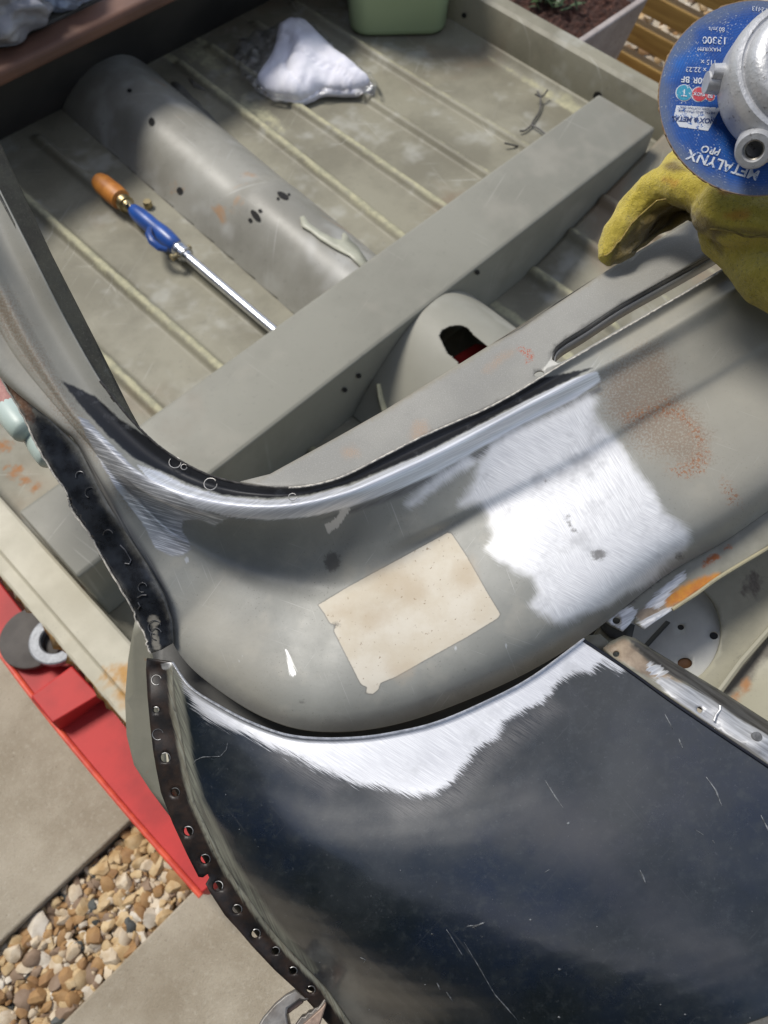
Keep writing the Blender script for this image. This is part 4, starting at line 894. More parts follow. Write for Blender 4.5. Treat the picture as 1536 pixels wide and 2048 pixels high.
b = MB(); b.tube([LP(t, d, s) for t, d, s in ((.29, .014, -.006), (.31, .019, -.016), (.345, .018, -.022), (.385, .014, -.022), (.41, .010, -.016))], [.004, .006, .0065, .006, .004], 10); b.build('trigger', M_bl, lance)
lance_part('collar', [.425, .43, .44, .455, .456, .475, .476, .49], [.0135, .0155, .0155, .0135, .0155, .0155, .012, .0105], M_ch)
b = MB(); b.tube([LP(.452, .002, -.018), LP(.452, .002, .018)], .0045, 10); b.tube([LP(.449, .002, -.022), LP(.449, .002, -.0185)], .0065, 10); b.build('collar_screw', M_br, lance)
lance_part('barrel', [.485, .6, .8, 1.02, 1.10], [.0090]*5, M_al, 20)
b = MB(); b.lathe([(.0001, .012), (.007, .012), (.008, .010), (.008, 0)], frame(P(297, 413, .2), (0, 0, 1)), 16); o = b.build('brass_nut', M_br, None, sharp=30); tag(o, 'tiny rusty brass nut on the floor beside the blue grip', 'nut')

# ------------------------------------------------------------------ white rags in a clear bag
rag_poly = np.array([(556, 62), (578, 47), (600, 44), (616, 52), (640, 78), (680, 112), (722, 148), (738, 162), (738, 176), (715, 184), (690, 186), (655, 184), (640, 186), (618, 198), (592, 203), (560, 196), (530, 184), (514, 166), (522, 146), (540, 122), (550, 95)], float)
def cushion(name, poly, zb, hfun, m, parent, step=4, skirt=.004):
    out = crom(poly, 5, True); A = out; lo, hi = A.min(0), A.max(0)
    gx, gy = np.meshgrid(np.arange(lo[0], hi[0], step), np.arange(lo[1], hi[1], step)); Gq = np.stack([gx.ravel(), gy.ravel()], 1)
    Gq = Gq[sdf(Gq, A) > step*.5]; pts = np.r_[A, Gq]; n = len(A)
    vs, es, fs, *_ = geometry.delaunay_2d_cdt([Vector(p) for p in pts], [(i, (i+1) % n) for i in range(n)], [], 1, 1e-4)
    vv = np.array([(v.x, v.y) for v in vs]); d = np.maximum(sdf(vv, A), 0); z = zb+hfun(vv, d)
    base = PV(vv[:, 0], vv[:, 1], np.full(len(vv), zb)); V = base.copy(); V[:, 2] = z
    me = bpy.data.meshes.new(name); fl = []
    for f in fs:
        nn = np.cross(V[f[1]]-V[f[0]], V[f[2]]-V[f[0]]); fl.append(tuple(f) if nn[2] > 0 else tuple(f)[::-1])
    me.from_pydata(V.tolist(), [], fl); setuv(me, vv)
    o = add(name, me, m, parent); solid(o, .002); return o
def fb(vv, s, seed=0): return np.array([mnoise.fractal(Vector((x*s, y*s, seed)), 1., 2., 4) for x, y in vv])
rags = thing('rag_pack', 'folded white cotton rags in a torn clear plastic bag on the floor', 'rags', tuple(P(620, 150, .21)))
M_rag = simple('white_cotton', (.80, .80, .86), (.72, .72, .80), 20, .95, bump=.35, bscale=320, bd=.002)
def rag_h(vv, d):
    edge = np.clip(d/20, 0, 1); e = np.sqrt(np.clip(1-(1-edge)**2, 0, 1))
    rid = np.array([abs(mnoise.noise(Vector((x*.018+y*.012, y*.006-x*.004, 3)))) for x, y in vv])
    cr_ = np.array([abs(mnoise.noise(Vector((x*.010-y*.016, x*.004+y*.009, 7)))) for x, y in vv])
    return .003+.020*e+.014*np.clip(d/55, 0, 1)+.010*fb(vv, .016, 2)*e+.004*(np.sqrt(rid)-.4)*e-.006*np.exp(-(cr_/.05)**2)*e
cushion('folded_cloth', rag_poly, .212, rag_h, M_rag, rags)
for k in range(3):
    low = np.array([(530, 178), (560, 196), (595, 206), (622, 200), (645, 190), (690, 190), (718, 188), (741, 176), (738, 160), (690, 150), (600, 150), (540, 150)], float)+np.array([1.0, 2.0])*k
    cushion('cloth_layer', low, .212-.004*k, lambda vv, d: .006*np.clip(d/5, 0, 1)**.5+.001*fb(vv, .05, k), M_rag, rags, step=7)
def plastic(name, tint=(.9, .92, .95), alpha=.25, bs=26, rough=.12):
    g = G(name); v = g.obj(); nt = g.nt
    tr = g.n('BsdfTransparent'); gl = g.n('BsdfGlossy'); gl.inputs['Roughness'].default_value = rough; df = g.n('BsdfDiffuse'); df.inputs['Color'].default_value = (*tint, 1)
    bp = g.n('Bump'); bp.inputs['Strength'].default_value = 1.; bp.inputs['Distance'].default_value = .006
    h = g.math('ADD', g.noise(v, bs, 5, .6, .8), g.math('MULTIPLY', g.voro(v, bs*1.2, 'DISTANCE_TO_EDGE'), -.7)); g.put(bp.inputs['Height'], h)
    for x in (gl, df): nt.links.new(bp.outputs[0], x.inputs['Normal'])
    fr = g.n('Fresnel'); fr.inputs['IOR'].default_value = 1.5; nt.links.new(bp.outputs[0], fr.inputs['Normal'])
    m1 = g.n('MixShader'); g.put(m1.inputs[0], alpha); nt.links.new(tr.outputs[0], m1.inputs[1]); nt.links.new(df.outputs[0], m1.inputs[2])
    m2 = g.n('MixShader'); g.put(m2.inputs[0], g.math('ADD', fr.outputs[0], .05)); nt.links.new(m1.outputs[0], m2.inputs[1]); nt.links.new(gl.outputs[0], m2.inputs[2])
    nt.links.new(m2.outputs[0], g.o.inputs['Surface']); return g.m
bag_poly = np.array([(478, 92), (505, 74), (540, 62), (570, 44), (605, 40), (650, 74), (700, 120), (745, 155), (757, 178), (742, 196), (700, 192), (640, 196), (596, 208), (540, 203), (505, 178), (476, 140), (468, 115)], float)
def bag_h(vv, d):
    dd = np.maximum(sdf(vv, rag_poly), -60); inside = np.clip((dd+14)/40, 0, 1)
    return .002+(1-inside)*(.022*np.abs(fb(vv, .036, 5))+.008*np.clip(d/12, 0, 1))
o = cushion('plastic_bag', bag_poly, .2095, bag_h, plastic('clear_film', alpha=.06, bs=34, rough=.06), rags, step=4); o.modifiers.clear()

# ------------------------------------------------------------------ green tub
tub = thing('plastic_tub', 'pale green plastic tub standing on the ribbed floor near the far sill', 'tub', tuple(P(795, 60, .205)))
tcx, tcy = 1.335-.052, 1.20
tp = np.array([P(700, 62, .205)[:2], P(800, 84, .205)[:2], P(893, 58, .205)[:2]])
def rrect(w, d, r, n=8):
    o = []
    for cx, cy, a in ((w-r, d-r, 0), (-w+r, d-r, 90), (-w+r, -d+r, 180), (w-r, -d+r, 270)):
        for k in range(n+1): t = R_(a+90*k/n); o.append((cx+r*math.cos(t), cy+r*math.sin(t)))
    return o
M_tub = simple('green_plastic', (.36, .45, .26), (.33, .42, .24), 3, .40, bump=.03, spec=.5)
mid = (tp[0]+tp[2])/2; dirv = tp[2]-tp[0]; wid = np.linalg.norm(dirv)/2; ang = math.atan2(dirv[1], dirv[0]); nrm = np.array([-dirv[1], dirv[0]])/(2*wid); nrm = nrm if nrm[1] > 0 else -nrm
ctr = mid+nrm*wid*.62
Mt = Matrix.Translation((ctr[0], ctr[1], .203)) @ Matrix.Rotation(ang, 4, 'Z')
b = MB(); prof = [(0, .0, .010), (.94, .0, .0), (.985, .004, 0), (1.0, .012, 0), (1.06, .20, 0), (1.08, .205, 0), (1.08, .215, 0), (1.03, .215, 0), (.96, .02, 0)]
rings = []
for s, z, _ in prof[1:]:
    rings.append([tuple(Mt @ Vector((x*s, y*s, z))) for x, y in rrect(wid, wid*.80, wid*.36)])
n = len(rings[0]); v = sum(rings, [])
f = [(i*n+k, i*n+(k+1) % n, (i+1)*n+(k+1) % n, (i+1)*n+k) for i in range(len(rings)-1) for k in range(n)]+[tuple(range(n)), tuple((len(rings)-1)*n+k for k in range(n))]
b.raw(v, f); b.build('tub_shell', M_tub, tub, sharp=60)

# ------------------------------------------------------------------ planter with soil and a plant, slatted fence behind
def conc_mat():
    g = G('planter_concrete'); v = g.obj()
    c = g.mix(g.step(g.noise(v, 12, 6, .65), .35, .68), (.42, .38, .365), (.31, .275, .26))
    c = g.mix(g.math('MULTIPLY', g.step(g.noise(v, 120, 4, .7), .58, .66), .6), c, (.18, .14, .12))
    g.set(Base_Color=c, Roughness=.9); g.bump(g.noise(v, 220, 5), .5, .002); return g.m
planter = thing('planter', 'pale concrete trough planter full of dark soil beyond the far sill', 'planter', (1.56, 1.08, 0))
x0, x1, y0, y1, zt = 1.425, 1.672, .800, 1.40, .262
b = MB(); tr = .040; t = .017
o4 = [(x0, y0), (x1, y0), (x1, y1), (x0, y1)]; i4 = [(x0+t, y0+t), (x1-t, y0+t), (x1-t, y1-t), (x0+t, y1-t)]; b4 = [(x0+tr*.3, y0+tr), (x1-tr, y0+tr), (x1-tr, y1-tr), (x0+tr*.3, y1-tr)]
b.raw([(*p, zt) for p in o4]+[(*p, zt) for p in i4]+[(*p, .0) for p in b4]+[(*p, zt-.06) for p in i4],
      [(k, (k+1) % 4, 4+(k+1) % 4, 4+k) for k in range(4)]+[(8+k, 8+(k+1) % 4, (k+1) % 4, k) for k in range(4)]+[(4+k, 4+(k+1) % 4, 12+(k+1) % 4, 12+k) for k in range(4)]+[(11, 10, 9, 8)])
o = b.build('trough', conc_mat(), planter, sharp=20); bev(o, .005, 3)
gx, gy = np.meshgrid(np.linspace(x0+t, x1-t, 90), np.linspace(y0+t, y1-t, 200)); vv = np.stack([gx.ravel(), gy.ravel()], 1)
sz = zt-.020+.010*fb(vv, 22, 1)+.008*fb(vv, 70, 4)
me = grid_mesh('soil', np.c_[vv, sz], 200, 90)
g = G('peat_soil'); v = g.obj(); c = g.mix(g.step(g.noise(v, 60, 5, .7), .35, .65), (.085, .035, .024), (.035, .017, .013)); c = g.mix(g.step(g.noise(v, 150, 3), .64, .70), c, (.20, .09, .06)); g.set(Base_Color=c, Roughness=.95); g.bump(g.noise(v, 180, 5, .7), 1., .006)
add('soil', me, g.m, planter)
plant = thing('seedling', 'small dark green leafy plant growing in the planter soil', 'plant', tuple(P(1082, 8, zt-.02)))
b = MB(); rng = random.Random(4); pc = P(1085, 2, zt-.015)
for k in range(70):
    a = rng.uniform(0, 6.28); e = rng.uniform(.2, 1.2); L = rng.uniform(.02, .045); c = Vector(pc)+Vector((rng.gauss(0, .018), rng.gauss(0, .03), rng.uniform(0, .02)))
    d = Vector((math.cos(a)*math.cos(e), math.sin(a)*math.cos(e), math.sin(e))); s = d.cross(Vector((0, 0, 1))).normalized()*L*.16
    b.raw([c, c+d*L*.5+s, c+d*L+Vector((0, 0, -.004)), c+d*L*.5-s], [(0, 1, 2, 3)])
b.build('leaves', simple('dark_leaf', (.045, .085, .025), (.03, .055, .02), 60, .5), plant)
b = MB(); b.tube([Vector(pc)-Vector((0, 0, .01)), Vector(pc)+Vector((0, 0, .03))], .002, 6); b.build('stem', simple('stem', (.08, .07, .03)), plant)
fence = thing('slatted_fence', 'low golden wooden slat fence behind the concrete planter', 'fence', (1.92, .9, 0))
g = G('golden_wood'); v = g.obj(); vm = g.map(v, (20, 3, 60)); c = g.mix(g.step(g.noise(vm, 1.6, 5, .6, .5), .35, .68), (.43, .265, .075), (.30, .170, .045)); c = g.mix(g.math('MULTIPLY', g.step(g.noise(g.map(v, (3, 14, 8)), 1., 3), .62, .72), .6), c, (.16, .09, .03)); g.set(Base_Color=c, Roughness=.6); g.bump(g.noise(vm, 3, 4), .2, .002)
FXP = 1.79
for zc in (.035, .108, .181, .254, .327, .40):
    b = MB(); b.box((FXP, .20, zc-.023), (FXP+.028, 1.9, zc+.023)); bev(b.build('slat', g.m, fence, smooth=False), .003, 2)
for y in (.35, 1.15, 1.88):
    b = MB(); b.box((FXP+.030, y-.025, 0), (FXP+.075, y+.025, .44)); bev(b.build('post', g.m, fence, smooth=False), .004, 2)

# ------------------------------------------------------------------ bits of wire
M_wire = simple('wire_black', (.045, .045, .042), (.08, .075, .07), 200, .5)
def wire(paths, label, r=.0018):
    b = MB()
    for p in paths:
        c = crom(np.array(p, float), 6); b.tube([P(x, y, z) for x, y, z in c], r, 8)
    o = b.build('wire', M_wire, None); tag(o, label, 'wire', 'bent black wires on the floor')
wire([[(1075, 183, .215), (1081, 196, .213), (1079, 222, .206), (1068, 240, .206), (1062, 251, .206), (1050, 261, .206), (1040, 262, .208)], [(1062, 250, .206), (1078, 258, .208), (1096, 273, .210)], [(1081, 194, .213), (1088, 190, .214), (1095, 180, .216)], [(1081, 194, .213), (1070, 188, .216)]], 'forked bent black wire lying on the floor near the beam')
wire([[(1009, 286, .213), (1030, 291, .207), (1050, 294, .207), (1071, 296, .213)]], 'short straight black wire lying on a rib beside the beam')

# ------------------------------------------------------------------ grey bags on the bench
def sack(name, ctr, sx, sy, sz, m, label, seed):
    bm = bmesh.new(); bmesh.ops.create_icosphere(bm, subdivisions=5, radius=1)
    for v in bm.verts:
        p = v.co.copy(); n = mnoise.fractal(p*1.6+Vector((seed, 0, 0)), 1., 2., 4); r = abs(mnoise.noise(p*3.1+Vector((0, seed, 0))))
        p *= 1+.22*n+.22*(r-.2); v.co = Vector((ctr[0]+p.x*sx, ctr[1]+p.y*sy, ctr[2]+max(p.z, -.55)*sz))
    me = bpy.data.meshes.new(name); bm.to_mesh(me); bm.free(); o = add(name, me, m, None); tag(o, label, 'bag', 'bags on the rear bench')
c = P(45, 38, .44)
sack('plastic_sack', (c[0]-.02, c[1]+.075, .445), .115, .085, .060, simple('grey_film', (.30, .30, .32), (.20, .20, .22), 12, .3, bump=.5, bscale=30, bd=.01), 'crumpled grey plastic sack behind the brown bench edge', 3)
c = P(150, 0, .45)
sack('blue_bag', (c[0]+.02, c[1]+.085, .44), .06, .05, .05, simple('blue_film', (.25, .30, .40), (.32, .36, .44), 14, .3, bump=.5, bscale=30, bd=.01), 'pale blue plastic bag beside the grey sack on the bench', 8)

# ------------------------------------------------------------------ glove with mint finger dips behind the pillar
pg = thing('dipped_glove', 'pink knitted glove with pale mint dipped fingertips behind the torn pillar edge', 'glove', tuple(P(30, 850, .70)))
M_pink = simple('pink_knit', (.42, .22, .19), (.34, .16, .14), 160, .8, bump=.5, bscale=500); M_mint = simple('mint_dip', (.42, .50, .46), (.36, .44, .40), 25, .42, bump=.08, spec=.5)
def G1(pts): return [Vector(P(*p)) for p in pts]
fing = [[(-70, 690, .66), (-22, 760, .665), (18, 818, .67), (52, 862, .672)], [(-20, 730, .655), (38, 818, .66), (76, 874, .662), (104, 916, .662)], [(30, 740, .655), (80, 830, .66), (130, 900, .66), (160, 940, .66)], [(60, 730, .655), (120, 810, .66), (165, 870, .66), (190, 900, .66)]]
bk = MB(); bt = MB()
for k, fg in enumerate(fing):
    p = G1(fg); c = crom(np.array([tuple(q) for q in p]), 5)
    rr = np.linspace(.0125, .0112, len(c))
    MB().tube(c[:-4], rr[:-4]*.97, 16).build('glove_finger', M_pink, pg); cc = np.r_[c[-6:], [c[-1]+(c[-1]-c[-2])*q for q in (.25, .55, .8, .95)]]; MB().tube(cc, [.0112, .0119, .0122, .0122, .0118, .0112, .0102, .0082, .0055, .0025], 20).build('dipped_tip', M_mint, pg)
pm = MB(); pc = G1([(-110, 700, .645), (-200, 620, .63), (-300, 520, .62)]); pm.tube(pc, [.034, .042, .034], 16, flat=.5)
pm.build('glove_palm', M_pink, pg)

# ------------------------------------------------------------------ locking pliers on the seam
pl = thing('locking_pliers', 'worn steel locking pliers with toothed jaws clamped on the seam flange', 'pliers', tuple(P(600, 2020, .61)))
M_pl = simple('plier_steel', (.24, .23, .215), (.14, .125, .11), 60, .42, .75, .15, 200); M_plr = simple('plier_worn', (.30, .22, .17), (.20, .14, .11), 90, .5, .5, .3, 300)
zp = .652
def pp(pts, z0, z1, name, m):
    b = MB(); top = [P(x, y, z1) for x, y in pts]; bot = [np.array([p[0], p[1], z0]) for p in top]; n = len(pts)
    b.raw(top+bot, [tuple(range(n)), tuple(range(n, 2*n))[::-1]]+[(i, i+n, (i+1) % n+n, (i+1) % n) for i in range(n)])
    o = b.build(name, m, pl, sharp=25); bev(o, .0012, 2); return o
teeth1 = []
for k in range(6):
    teeth1 += [(578+7.5*k, 2024-4.2*k), (582+7.5*k, 2016-4.2*k)]
pp([(480, 2120), (505, 2070), (525, 2035), (548, 2008), (570, 1990), (592, 1978), (612, 1992), (620, 1999), (607, 2003), (600, 2001), (590, 2008), (575, 2018), (574, 2030), (580, 2060), (570, 2120)], zp-.014, zp, 'upper_jaw', M_pl)
pp([(607, 2002)]+[(612-6.5*k+(0 if k % 2 else 3), 2000+4.6*k+(3 if k % 2 else 0)) for k in range(1, 7)]+[(572, 2028), (571, 2014), (604, 1994)], zp-.020, zp-.004, 'jaw_teeth', M_plr)
t2 = []
for k in range(8): t2 += [(596+6.6*k, 2036-4.3*k+(0 if k % 2 else 5))]
pp([(585, 2120), (588, 2052)]+t2+[(648, 1996), (654, 1998), (652, 2012), (640, 2050), (610, 2120)], zp-.016, zp-.002, 'lower_jaw', M_pl)
pp([(604, 2050), (640, 2018), (652, 2004), (652, 2012), (640, 2050), (620, 2090), (600, 2090)], zp-.004, zp+.002, 'jaw_cheek', M_plr)

# ------------------------------------------------------------------ yellow suede work glove on the dash
glove = thing('work_glove', 'yellow suede work glove with a bent empty finger, lying on the dash under the grinder', 'glove', tuple(P(1400, 450, .80)))
b = MB()
def gt(pts, rad, flat=1.):
    c = crom(np.array([P(*p) for p in pts]), 5); r = crom(np.array(rad, float)[:, None], 5)[:, 0]; b.tube(c, r, 18, flat=flat)
    for p, q in ((c[0], r[0]), (c[-1], r[-1])):
        b.lathe([(q*math.sin(t), -q*math.cos(t)) for t in np.linspace(.02, math.pi-.02, 9)], Matrix.Translation(p), 14)
# first finger: arched, its tip hanging over the dash edge
gt([(1209, 512, .806), (1230, 470, .812), (1262, 425, .820), (1300, 385, .832), (1345, 368, .844), (1400, 385, .848), (1460, 410, .850)], [.0065, .0092, .0105, .0112, .0120, .0135, .016])
gt([(1216, 522, .803), (1262, 500, .804), (1312, 464, .808), (1362, 432, .816)], [.0052, .0068, .0068, .0060], .75)
gt([(1290, 462, .808), (1335, 432, .814), (1385, 420, .824), (1425, 440, .832)], [.0075, .0090, .0090, .0090], .8)
gt([(1222, 505, .806), (1262, 462, .812), (1305, 425, .820), (1350, 395, .830)], [.0060, .0080, .0085, .0085], .8)
# second finger behind the disc, and the palm with its thumb lobe
gt([(1345, 352, .846), (1352, 335, .842), (1372, 318, .838), (1420, 300, .836)], [.0095, .0095, .0095, .010])
gt([(1440, 420, .850), (1530, 450, .852), (1620, 470, .85), (1720, 500, .845)], [.0175, .022, .027, .027])
gt([(1420, 430, .832), (1440, 470, .828), (1480, 500, .830), (1540, 550, .835), (1640, 600, .835)], [.010, .0135, .0155, .020, .024])
gt([(1560, 420, .852), (1600, 350, .85), (1650, 290, .848), (1690, 240, .845)], [.017, .012, .011, .009])
gt([(1600, 440, .85), (1680, 370, .85), (1760, 320, .848), (1800, 280, .845)], [.02, .0125, .011, .009])
gt([(1700, 520, .842), (1780, 560, .84), (1860, 600, .838)], [.030, .034, .036], .6)
gm = fused('suede_body', b, .0014, None, None, 8)
co = np.zeros(len(gm.vertices)*3, np.float32); gm.vertices.foreach_get('co', co); co = co.reshape(-1, 3).astype(float)
nv_ = np.zeros(len(gm.vertices)*3, np.float32); gm.vertices.foreach_get('normal', nv_); nv_ = nv_.reshape(-1, 3)
# wrinkles and folds pressed into the hide
w = np.array([mnoise.fractal(Vector(p)*55, 1., 2., 4) for p in co])*.0016+np.array([abs(mnoise.noise(Vector(p)*38+Vector((3, 1, 0))))-.25 for p in co])*-.0030
co2 = co+nv_*w[:, None]
# the hollow palm side of the arched finger is pinched in
hp = invV(co); hol = np.clip(sdf(hp, np.array([(1262, 505), (1290, 462), (1320, 428), (1350, 412), (1374, 418), (1378, 436), (1345, 458), (1305, 488), (1275, 512)]))/16, 0, 1)
co2 = co2-nv_*(hol*.009)[:, None]
gm.vertices.foreach_set('co', co2.astype(np.float32).ravel())
hp = invV(co2)
dirt = sdfs(hp, [[(1205, 535), (1225, 500), (1262, 455), (1300, 420), (1345, 402), (1378, 412), (1390, 425), (1420, 450), (1428, 480), (1400, 470), (1370, 460), (1330, 480), (1280, 520), (1230, 545)], [(1385, 415), (1410, 430), (1450, 452), (1500, 455), (1536, 465), (1536, 475), (1470, 468), (1440, 480), (1445, 510), (1425, 500), (1405, 460)], [(1325, 330), (1350, 318), (1380, 345), (1345, 345)]])
orange = sdfs(hp, [circ(1450, 382, 16, 9, 14, .3), circ(1340, 362, 22, 10, 14, .2), circ(1475, 430, 30, 14)])-4
setattrs(gm, dict(dirt=dirt, orange=orange))
g = G('yellow_suede'); v = g.obj()
c = g.mix(g.step(g.noise(v, 45, 5, .65), .35, .68), (.57, .455, .065), (.44, .345, .05))
c = g.mix(g.math('MULTIPLY', g.step(g.noise(v, 420, 4, .7), .48, .66), .55), c, (.64, .52, .10))
do = g.math('ADD', g.math('MULTIPLY', g.attr('dirt'), 50.), g.math('MULTIPLY', g.math('SUBTRACT', g.noise(v, 60, 5, .65), .5), 46.))
c = g.mix(g.math('MULTIPLY', g.step(do, -8, 12), .9), c, g.mix(g.noise(v, 160, 4), (.22, .16, .055), (.12, .085, .035)))
oo = g.math('ADD', g.math('MULTIPLY', g.attr('orange'), 50.), g.math('MULTIPLY', g.math('SUBTRACT', g.noise(v, 90, 4), .5), 30.))
c = g.mix(g.math('MULTIPLY', g.step(oo, -9, 8), .55), c, (.56, .22, .03))
c = g.mix(g.math('MULTIPLY', g.step(g.noise(v, 430, 4, .85), .54, .66), .65), c, (.15, .11, .03))
g.set(Base_Color=c, Roughness=.95, Specular_IOR_Level=.1, Sheen_Weight=.35, Sheen_Roughness=.5)
g.bump(g.math('ADD', g.noise(v, 650, 4, .8), g.math('MULTIPLY', g.noise(v, 160, 3), .7)), .9, .0016)
suede = add('suede_body', gm, g.m, glove)
for pts in ([(1206, 528, .811), (1226, 508, .817), (1258, 470, .823), (1292, 432, .832), (1325, 405, .842)], [(1425, 452, .848), (1470, 456, .853), (1520, 466, .858), (1580, 478, .862)]):
    c = crom(np.array([P(*p) for p in pts]), 10); tt = np.array([np.argmin(((co2-q)**2).sum(1)) for q in c])
    MB().tube(co2[tt][::3]+nv_[tt][::3]*.0004, .0007, 8).build('seam', simple('seam_welt', (.30, .23, .06), (.18, .13, .04), 300, .95, bump=.4, bscale=900), suede)
# nap: short stray fibres standing off the suede
rng = np.random.RandomState(2); b = MB(); ids = rng.choice(len(co2), 2600, replace=False)
for i in ids:
    p, nn = co2[i], nv_[i]; t = np.cross(nn, rng.normal(size=3)); t /= np.linalg.norm(t)+1e-9; L = rng.uniform(.0006, .0016); d = nn*.6+np.cross(nn, t)*rng.normal(0, .6)
    b.raw([p-t*.00008, p+t*.00008, p+d*L], [(0, 1, 2)])
b.build('nap', simple('nap_fibre', (.56, .45, .09), (.40, .31, .06), 90, 1.), suede)

# ------------------------------------------------------------------ angle grinder with its blue cutting disc
GD = .445
GO = PD(1512, 197, GD)
gmat = Matrix(((CAMR[0], -CAMD[0], -CAMF[0]), (CAMR[1], -CAMD[1], -CAMF[1]), (CAMR[2], -CAMD[2], -CAMF[2])))
gr_ = thing('angle_grinder', 'silver angle grinder with a worn blue cutting disc, propped on the yellow glove', 'grinder', tuple(GO), mat3=gmat)
U = GD/F                                            # metres per photograph pixel on the disc
def dl(x, y): return ((x-1512)*U, -(y-197)*U)
RD = 197*U
g = G('disc_print'); v = g.obj(); sx = g.n('SeparateXYZ'); g.put(sx.inputs[0], v); X, Y = sx.outputs[0], sx.outputs[1]
rad = g.math('SQRT', g.math('ADD', g.math('MULTIPLY', X, X), g.math('MULTIPLY', Y, Y))); an = g.math('ARCTAN2', Y, X)
c = g.mix(g.step(g.noise(v, 28, 4), .35, .65), (.016, .085, .34), (.012, .060, .26))
c = g.mix(g.math('MULTIPLY', g.step(g.noise(v, 17, 3), .52, .68), .55), c, (.03, .19, .62))
pol = g.n('CombineXYZ'); g.put(pol.inputs[0], g.math('MULTIPLY', rad, 1300.)); g.put(pol.inputs[1], g.math('MULTIPLY', an, 34.))
dash_ = g.step(g.noise(pol.outputs[0], 1., 2, .5), .60, .68)
gate = g.step(g.noise(v, 60, 3), .42, .60)
c = g.mix(g.math('MULTIPLY', g.math('MULTIPLY', dash_, gate), .9), c, (.50, .55, .62))
ring_ = g.math('MULTIPLY', g.step(g.math('SINE', g.math('MULTIPLY', rad, 4200.)), .3, .95), .35); c = g.mix(ring_, c, (.008, .03, .13))
worn = g.step(g.math('ADD', rad, g.math('MULTIPLY', g.math('SUBTRACT', g.noise(v, 55, 4), .5), .016)), RD*.80, RD*.97)
c = g.mix(g.math('MULTIPLY', worn, .75), c, (.125, .155, .21))
c = g.mix(g.math('MULTIPLY', g.step(g.noise(v, 480, 3, .8), .62, .70), g.mixf(worn, .25, .8)), c, (.36, .38, .40))
c = g.mix(g.step(rad, RD-.0012, RD-.0003), c, (.26, .17, .085))
g.set(Base_Color=c, Roughness=.5, Specular_IOR_Level=.35); g.bump(g.math('ADD', g.math('MULTIPLY', dash_, .6), g.noise(v, 700, 3)), .35, .0006)
b = MB(); rng = np.random.RandomState(1); seg = 220
pr = [(.011, .0006), (RD*.5, .0006), (RD-.0004, .0006)]
vv = []
for j, (r, h) in enumerate(pr+[(RD-.0004, -.0006), (.011, -.0006)]):
    for k in range(seg):
        q = r+(rng.normal(0, .00022) if 1 < j < 4 else 0); t = 2*math.pi*k/seg; vv.append((q*math.cos(t), q*math.sin(t), h))
ff = [(i*seg+k, i*seg+(k+1) % seg, (i+1)*seg+(k+1) % seg, (i+1)*seg+k) for i in range(4) for k in range(seg)]
b.raw(vv, ff); disc = b.build('cutting_disc', g.m, gr_, local=True, smooth=False)
gw = G('print_white'); v = gw.obj(); gw.set(Base_Color=gw.mix(gw.step(gw.noise(v, 420, 3, .8), .55, .62), (.60, .63, .68), (.03, .12, .38)), Roughness=.6)
gbk = simple('print_navy', (.03, .06, .19), None, 50, .6)
gred = G('print_red'); v = gred.obj(); gred.set(Base_Color=gred.mix(gred.step(gred.noise(v, 480, 3, .8), .56, .64), (.50, .055, .075), (.60, .45, .47)), Roughness=.6)
gteal = G('print_teal'); v = gteal.obj(); gteal.set(Base_Color=gteal.mix(gteal.step(gteal.noise(v, 480, 3, .8), .56, .64), (.03, .27, .42), (.45, .58, .64)), Roughness=.6)
def text(s, x, y, size, ang, m, z=.00095, shear=0., align='CENTER', bold=0.):
    cu = bpy.data.curves.new('t', 'FONT'); cu.body = s; cu.size = size*U; cu.align_x = align; cu.align_y = 'CENTER'; cu.shear = shear; cu.offset = bold*U; cu.resolution_u = 4
    o = bpy.data.objects.new('t', cu); COL.objects.link(o); bpy.context.view_layer.update()
    me = bpy.data.meshes.new_from_object(o.evaluated_get(bpy.context.evaluated_depsgraph_get())); bpy.data.objects.remove(o); bpy.data.curves.remove(cu)
    lx, ly = dl(x, y); me.transform(Matrix.Translation((lx, ly, z)) @ Matrix.Rotation(R_(ang), 4, 'Z')); me.materials.clear(); me.name = 'lettering'
    return add('lettering', me, getattr(m, 'm', m), disc, local=True, smooth=False)
text('METALYNX', 1446, 331, 29, 163, gw, shear=.12, bold=.7)
text('PRO', 1421, 302, 20, 168, gw, shear=.2, bold=.6)
def flatp(pts, m, z, name):
    b = MB(); b.raw([(*dl(x, y), z) for x, y in pts], [tuple(range(len(pts)))]); return b.build(name, getattr(m, 'm', m), disc, local=True, smooth=False)
flatp([(1352, 212), (1440, 217), (1415, 263), (1358, 255), (1346, 236)], gw, .0008, 'white_panel')
text('INOX & METAL', 1388, 241, 13.5, 176, gbk, shear=.2, bold=.5); text('METAL AND STAINLESS', 1392, 225, 7, 176, gbk); text('STEEL CUTTING DISC', 1388, 218, 6, 176, gbk)
for x, y, r, m, s, sz in ((1367, 187, 17, gteal, 'T', 20), (1397, 190, 15.5, gred, 'INOX', 9), (1419, 194, 10.5, gred, '80', 10)):
    flatp(circ(x, y, r, r, 28), gw, .0007, 'badge_ring'); flatp(circ(x, y, r-1.6, r-1.6, 28), m, .0009, 'badge'); text(s, x, y, sz, 175, gw, .0011, bold=.3)
text('A60R-BF', 1392, 162, 17, 175, gw, bold=.3); text('1 x 22.23', 1396, 141, 14, 177, gw); text('115 x', 1416, 126, 14, 178, gw)
text('MAX/RPM', 1417, 100, 11, 178, gw); text('13300', 1428, 82, 20, 178, gw, bold=.3); text('80 m/s', 1432, 60, 12, 178, gw); text('EN 12413', 1528, 22, 13, 170, gw)
